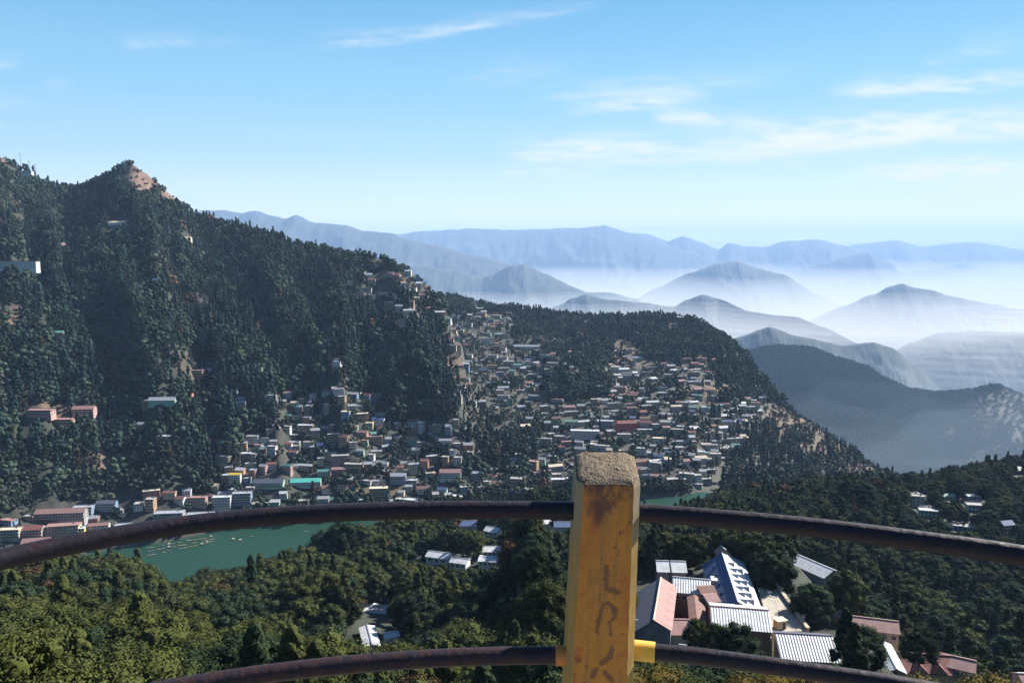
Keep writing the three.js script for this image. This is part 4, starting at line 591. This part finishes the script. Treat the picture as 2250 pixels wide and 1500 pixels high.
{
  const R = rng(4242), wallKeys = ['white', 'white', 'cream', 'cream', 'pink', 'tan', 'tan', 'blue', 'grey', 'grey', 'green', 'brick'], roofKeys = ['tin', 'tin', 'white', 'concrete', 'concrete', 'pink', 'rust', 'rust', 'green', 'blue', 'grey', 'grey', 'red', 'beige'];
  for (const [[x0, y0, x1, y1], n, where, group, w0, w1] of zones) {
    let made = 0;
    for (let tries = 0; tries < n * 14 && made < n; tries++) {
      const px = lerp(x0, x1, R()), py = lerp(y0, y1, R()), p = hit(px, py, px > 1980 ? 500 : 700); if (!p || p.y < 2) continue;
      const w = Math.round(lerp(w0, w1 * 1.35, Math.pow(R(), 1.4))), d = Math.round(Math.min(w, 6 + R() * 4));
      if (placed.some(([a, b, c]) => (a - p.x) ** 2 + ((b - p.z) * 0.8) ** 2 < (c + w * 0.40) ** 2)) continue;
      placed.push([p.x, p.z, w * 0.5]); made++;
      const floors = 1 + Math.floor(R() * 3.2), kind = R() < 0.5 ? 'flat' : 'gable', wallC = wallKeys[Math.floor(R() * wallKeys.length)]; let roofC = roofKeys[Math.floor(R() * roofKeys.length)]; if (kind === 'flat' && ['rust', 'green', 'red', 'blue'].includes(roofC)) roofC = 'concrete'; if (kind === 'gable' && roofC === 'concrete') roofC = 'tin';
      const tall = Math.min(floors, kind === 'gable' ? 3 : 4), color = wallC === 'brick' ? 'brick-red' : wallC;
      if (px > 1980) views.push([px - 10, 0, px + 10, py + 2, -p.z]);
      const size = w <= 10 && tall === 1 ? 'cottage' : w <= 10 ? 'slim_house' : kind === 'flat' ? 'flat_roof_house' : 'gable_roof_house';
      makeHouse(size, `${words[tall]} ${color} ${size === 'cottage' ? 'cottage' : size === 'slim_house' ? 'slim house' : 'broad house'} with ${shownRoof[roofC]} ${kind === 'flat' ? 'flat' : 'gabled'} roof ${where}`, 'house', p, (R() - 0.5) * 0.7, group, { w, d, floors: tall, kind, wallC, roofC, balcony: R() < 0.45 });
    }
  }
}
// masts on the high crest
for (const [px, py, h, w] of [[45, 375, 40, 'beside the white summit house'], [65, 388, 34, 'between its two neighbours on the crest'], [78, 390, 34, 'at the lower end of the crest']]) {
  const p = atD(px, py, 1940); p.y = ground(p.x, 1940); const t = thing('radio_mast', `thin lattice radio mast ${w}`, 'mast', p, 0, 'masts on the crest');
  const l = []; for (const [x, z] of [[-0.8, -0.8], [0.8, -0.8], [0, 0.9]]) { const g = new THREE.CylinderGeometry(0.16, 0.28, h, 5); g.translate(x * 0.8, h / 2, z * 0.8); l.push(g); } for (let k = 0; k < 8; k++) l.push(box(1.7, 0.14, 0.14, 0, h * (k + 0.5) / 8, 0)); mesh('lattice', mergeGeometries(l), mat(0.12, 0.12, 0.13, 0.6), t);
  mesh('antenna_drum', (() => { const g = new THREE.CylinderGeometry(1.3, 1.3, 0.9, 14); g.rotateX(Math.PI / 2); g.translate(0, h - 2.2, 0.8); return g; })(), mat(0.2, 0.2, 0.2), t);
}

// ---------------------------------------------------------------- boats on the lake
{
  const hull = (() => { const pos = [], n = 12, P = (k, s, o) => { const f = k / n * 2 - 1, w = 0.78 * Math.pow(1 - Math.pow(Math.abs(f), 2.6), 0.8) + 0.03; return [f * 2.6, o === 0 ? 0.62 + 0.22 * f * f : o === 1 ? 0.05 : 0.2, s * w * (o === 0 ? 1 : 0.55)]; }; for (let k = 0; k < n; k++) { for (const s of [-1, 1]) { const a = P(k, s, 0), b = P(k + 1, s, 0), c = P(k + 1, s, 1), d = P(k, s, 1); pos.push(...a, ...b, ...c, ...a, ...c, ...d); } for (const o of [1, 2]) { const a = P(k, -1, o), b = P(k + 1, -1, o), c = P(k + 1, 1, o), d = P(k, 1, o); pos.push(...a, ...b, ...c, ...a, ...c, ...d); } } return tris(pos); })();
  const R = rng(31), hullMs = { white: mat(0.36, 0.35, 0.31, 0.6), cream: mat(0.28, 0.24, 0.17, 0.7), blue: mat(0.09, 0.16, 0.34, 0.6) }, seatM = mat(0.42, 0.32, 0.2, 0.8);
  const boat = (px, py, col, label, group, turn, canopy) => { const p = atY(px, py, 0.02), t = thing('rowing_boat', label, 'boat', p, turn, group); mesh('hull', hull, hullMs[col], t); for (const x of [-1.1, 0.1, 1.2]) mesh('seat', box(0.34, 0.07, 1.2, x, 0.5, 0), seatM, t); if (canopy) { mesh('canopy', box(2.2, 0.1, 1.6, 0, 1.9, 0), hullMs.white, t); for (const [x, z] of [[-1, 0.65], [1, 0.65], [-1, -0.65], [1, -0.65]]) mesh('canopy_post', box(0.06, 1.4, 0.06, x, 1.2, z), seatM, t); } };
  for (let row = 0; row < 3; row++) for (let k = 0; k < 13; k++) {
    const f = (k + R() * 0.3) / 13, px = lerp(322, 472, f) + row * 2, py = lerp(1204, 1179, f) + row * lerp(8.5, 5, f) + (R() - 0.5) * 2; if (R() < 0.14) continue;
    const blue = px < 400 && R() < 0.55, col = blue ? 'blue' : R() < 0.5 ? 'cream' : 'white';
    boat(px, py, col, `${col} rowing boat moored in the crowded raft off the lake shore`, 'boats moored off the shore', 0.25 + (R() - 0.5) * 0.3, R() < 0.2);
  }
  boat(512, 1186, 'white', 'white canopied boat, inner one of the pair off the shore', null, 0.1, true); boat(527, 1188, 'white', 'white canopied boat, outer one of the pair off the shore', null, -0.1, true); boat(553, 1179, 'cream', 'single cream boat rowing past the moored pair', null, 0.2, false); boat(672, 1168, 'white', 'lone small boat out on the open green water', null, 0.2, false);
}

// ---------------------------------------------------------------- planting
const col3 = new THREE.Color(), m4 = new THREE.Matrix4(), q4 = new THREE.Quaternion(), UPV = new THREE.Vector3(0, 1, 0);
function scatter(name, kind, list, material, label, category) {
  const o = new THREE.InstancedMesh(kind.crown, material, list.length);
  list.forEach((e, i) => { m4.compose(e.p, q4.setFromAxisAngle(UPV, e.a), new THREE.Vector3(e.sx, e.sy, e.sx)); o.setMatrixAt(i, m4); o.setColorAt(i, col3.setRGB(...e.c)); });
  o.castShadow = o.receiveShadow = true; top(o, name); o.userData.kind = 'stuff'; tag(o, label, category); return o;
}
const tintMat = new THREE.MeshPhysicalMaterial({ color: 0xffffff, vertexColors: true, roughness: 1, specularIntensity: 0.12, side: THREE.DoubleSide });
{
  const R = rng(9001), near = [];
  // wood on the slope below the lookout
  for (let D = 52; D < 960; ) {
    const sp = D < 330 ? 9.8 : 10.2;
    for (let x = -0.78 * D - 20; x < 0.80 * D + 20; x += sp) {
      const xx = x + (R() - 0.5) * sp * 0.9, dd = D + (R() - 0.5) * sp * 0.9, y = ground(xx, dd), r = xx / dd, a = R() * 6.28, u = R(), v = R(), s = R();
      if (y < 3) continue;
      const m1 = shore1(r)[1]; if (dd > m1 - 30 && r < 0.25) continue;
      const [px, py] = proj(xx, y + 12, dd);
      if (px < -160 || px > 2420 || py > 1720 || (dd < 130 && proj(xx, y + 17, dd)[1] > 1515)) continue;
      if (blocked(xx, -dd, 2.6)) continue;
      const stand = fbm(xx * 0.03 + 60, dd * 0.03, 2), cone = v < (r > -0.12 ? 0.24 : 0.08) + stand * 0.3;
      let h = (cone ? 16 : 11) + s * (cone ? 10 : 8.5) + stand * 5; if (dd > 500) h *= 0.95;
      while (h > 3.5 && hides(px, proj(xx, y + h + 1, dd)[1], 8500 / dd, dd)) h *= 0.8;
      if (h <= 3.5) continue;
      const left = r < -0.05;
      const tone = u < 0.014 ? 'rust' : left ? (u < 0.42 ? 'olive' : u < 0.8 ? 'mid' : 'deep') : (u < 0.16 ? 'olive' : u < 0.45 ? 'mid' : 'deep');
      near.push({ x: xx, D: dd, y, a, h, cone, tone, size: 13 / dd, py, px });
    }
    D += D < 330 ? 9.8 : 10.2;
  }
  // trees the photograph shows singly: pixel of the top, distance, height, tone, conifer
  for (const [px, py, D, h, tone, cone] of [[752, 1152, 470, 30, 'deep', false], [715, 1170, 468, 26, 'deep', false], [790, 1160, 474, 27, 'mid', false], [862, 1172, 500, 17, 'mid', false], [770, 1290, 330, 14, 'rust', false], [838, 1240, 420, 13, 'rust', false], [480, 1290, 330, 9, 'rust', false], [1760, 1440, 78, 9, 'gold', false], [1690, 1462, 72, 9, 'gold', false], [1440, 1452, 70, 9, 'gold', false], [1500, 1470, 66, 9, 'olive', false], [2010, 1464, 84, 11, 'gold', false], [2090, 1474, 88, 10, 'olive', false], [2200, 1462, 96, 12, 'gold', false], [1860, 1338, 190, 17, 'deep', true], [1880, 1370, 180, 15, 'deep', true], [1905, 1385, 184, 14, 'deep', false], [2025, 1385, 218, 13, 'deep', false], [1575, 1375, 200, 11, 'mid', false], [1620, 1378, 196, 12, 'deep', false], [1530, 1365, 205, 10, 'mid', false], [120, 1240, 345, 15, 'olive', false], [260, 1215, 350, 19, 'olive', true], [1200, 1068, 760, 20, 'mid', false], [1170, 1075, 750, 18, 'mid', false], [1235, 1075, 755, 18, 'deep', false], [1530, 1095, 690, 14, 'deep', false], [1760, 1052, 700, 20, 'deep', false], [1900, 1062, 620, 22, 'deep', false], [1870, 1055, 640, 22, 'deep', false]]) { const p = atD(px, D < 100 ? py + 45 : py, D); near.push({ x: p.x, D, y: Math.max(p.y - h, ground(p.x, D) - 1), a: R() * 6, h: Math.min(p.y - Math.max(p.y - h, ground(p.x, D) - 1), h) || h, cone: !!cone, tone, size: 20 / D, px, py, hero: true }); }
  const inView = near.filter(e => e.px > -160 && e.px < 2420 && (e.D < 150 || e.py < 1560 && e.px > -40 && e.px < 2290)).sort((a, b) => b.size - a.size || a.x - b.x), solo = new Set(inView.slice(0, 296));
  const toneWord = { olive: 'olive-green', mid: 'mid-green', deep: 'dark green', rust: 'rust-brown', gold: 'yellow-leaved' };
  for (const e of solo) {
    const n = e.cone ? 4 + Math.floor(R() * 2) : Math.floor(R() * 4), k = e.D < 92 ? closeKinds[e.cone ? 2 : n % 2] : e.D < 235 ? fineKinds[n] : nearKinds[n], s = e.h / k.h, wd = s * (0.9 + R() * 0.3), r = e.x / e.D;
    let best = 30, by = null; for (const o of scene.children) if (o.userData.category && ['building', 'house', 'shed', 'hut', 'car'].includes(o.userData.category)) { const q = Math.hypot(o.position.x - e.x, o.position.z + e.D); if (q < best) { best = q; by = o; } }
    const where = by ? `near the ${by.userData.label.split(' ').slice(0, 6).join(' ').replace(/( (with|and|in|of|at|the|a|beside|between|among|on|to|row))+$/, '')}` : e.D < 110 ? 'just below the lookout railing' : r > 0.15 ? 'on the slope around the school' : r > -0.1 ? 'in the wood around the white houses' : e.D > 250 ? 'on the lower slope above the lake' : 'on the steep slope under the lookout';
    const form = e.cone ? (e.h > 20 ? 'tall slender conifer' : 'slender conifer') : e.h > 18 ? 'tall full-crowned tree' : e.h > 15.5 ? 'full-crowned broadleaf tree' : 'low bushy broadleaf tree';
    const t = thing(e.cone ? 'conifer_tree' : 'broadleaf_tree', `${toneWord[e.tone]} ${form} ${where}`, 'tree', new THREE.Vector3(e.x, e.y, -e.D), e.a, `${toneWord[e.tone]} trees ${where}`);
    t.scale.set(wd, s, wd);
    mesh('trunk', k.trunk, barkMat, t); mesh('crown', k.crown, leafMats[e.tone], t);
  }
  const base = { olive: [0.041, 0.048, 0.014], deep: [0.018, 0.030, 0.014], mid: [0.033, 0.041, 0.014], rust: [0.06, 0.036, 0.018], gold: [0.09, 0.065, 0.016] };
  const rest = near.filter(e => !solo.has(e)), inst = e => { const k = midKinds[e.cone ? 1 : 0], s = e.h / k.h, q = 0.8 + R() * 0.45; return { p: new THREE.Vector3(e.x, e.y, -e.D), a: e.a, sy: s, sx: s * (0.9 + R() * 0.3), c: base[e.tone].map((v, j) => v * q * (j === 2 ? 1.2 : 1.0)) }; };
  scatter('broadleaf_wood', midKinds[0], rest.filter(e => !e.cone).map(inst), tintMat, 'mass of smaller green trees covering the lower slopes of the spur', 'wood');
  scatter('conifer_wood', midKinds[1], rest.filter(e => e.cone).map(inst), tintMat, 'scattered slender conifers standing in the wood on the spur', 'wood');
  // forest on the hills across the lake
  const far = [[], [], []];
  for (let D = 720; D < 2560; D += 8.4) for (let x = -0.72 * D; x < 0.56 * D; x += 8.4) {
    const xx = x + (R() - 0.5) * 9, dd = D + (R() - 0.5) * 9, a = R() * 6.28, thin = R(), u = R(), v = R(), s = R(), w = R(), y = ground(xx, dd), r = xx / dd; if (y < 2.5 && r < 0.27) continue;
    if (dd < shore1(r)[1] && r < 0.25) continue; if (r >= 0.25 && dd < 940) continue;
    const up = ground(xx, dd + 14) - y; if (up < -9 && dd > 1200) { if (up < -12) continue; }
    const [px, py] = proj(xx, y, dd); if (px < -80 || px > 2330 || py > 1300) continue;
    if (keepTree(px, py, dd) === 1 && thin > 0.6) continue;
    const pt = patchAt(px, py, dd); if (pt && R() < (pt === 'earth' ? (px > 1500 ? 0.5 : 0.8) : 0.72)) continue;
    if (u > keepTree(px, py, dd) * (keepTree(px, py, dd) < 1 ? 0.92 + 0.7 * fbm(xx * 0.02 + 3, dd * 0.02, 3) : 1)) continue;
    if (blocked(xx, -dd, 1.5)) continue;
    const grove = fbm(xx * 0.008 + 20, dd * 0.008, 3), n = pt === 'rock' ? 0 : v < 0.45 + grove - (dd > 1550 ? 0.2 : 0) ? 1 : v < 0.8 ? 0 : 2, k = farKinds[n], h = ((n === 1 ? 19 : 14) + s * s * 12) * (1 + 0.45 * grove) * (pt === 'rock' ? 0.35 : dd > 1550 ? 0.82 : 1) * (keepTree(px, py, dd) < 0.9 ? 0.5 + 0.25 * v : 1), q = 0.55 + w * w * 1.5, brown = u < 0.015;
    far[n].push({ p: new THREE.Vector3(xx, y - 0.8, -dd), a, sy: h / k.h, sx: h / k.h * (0.85 + w * 0.35), c: brown ? [0.07 * q, 0.042 * q, 0.022 * q] : n === 1 ? [0.013 * q, 0.026 * q, 0.024 * q] : [0.022 * q, 0.034 * q, 0.023 * q] });
  }
  for (let k = 0; k < 260; k++) { const r = lerp(-0.75, 0.24, k / 260) + (R() - 0.5) * 0.004, dd = shore1(r)[1] + 2 + R() * 9, xx = r * dd, y = ground(xx, dd), s = R(), q = 0.7 + R() * 0.6, a = R() * 6; if (y < 0.8 || blocked(xx, -dd, 0)) continue; far[0].push({ p: new THREE.Vector3(xx, y - 0.8, -dd), a, sy: (8 + s * 6) / 13, sx: (8 + s * 5) / 13, c: [0.030 * q, 0.040 * q, 0.018 * q] }); }
  scatter('hillside_oak_forest', farKinds[0], far[0], tintMat, 'mass of rounded oaks in the forest on the hills across the lake', 'forest');
  scatter('hillside_conifer_forest', farKinds[1], far[1], tintMat, 'mass of tall dark conifers in the forest on the hills across the lake', 'forest');
  scatter('hillside_mixed_forest', farKinds[2], far[2], tintMat, 'mass of taller broadleaf trees in the forest on the hills across the lake', 'forest');
  // forest on the hill across the valley
  const b = [];
  for (let D = 3450; D < 5120; D += 13.5) for (let x = 0.2 * D; x < 0.72 * D; x += 13.5) {
    const xx = x + (R() - 0.5) * 13, dd = D + (R() - 0.5) * 13, y = groundB(xx, dd), [px, py] = proj(xx, y, dd), s = R(), q = 0.7 + R() * 0.6, a = R() * 6, u = R(); if (px < 1500 || px > 2340 || u < 0.8 * grassB(px, py)) continue;
    b.push({ p: new THREE.Vector3(xx, y - 0.8, -dd), a, sy: (14 + s * 10) / 13, sx: 1.25 + s * 0.6, c: [0.030 * q, 0.045 * q, 0.026 * q] });
  }
  scatter('valley_hill_forest', farKinds[0], b, tintMat, 'fine-grained forest covering the hill across the valley', 'forest');
  console.log('near', near.length, 'solo', solo.size, 'far', far.map(l => l.length), 'B', b.length, 'houses', placed.length);
}

renderer.render(scene, camera);
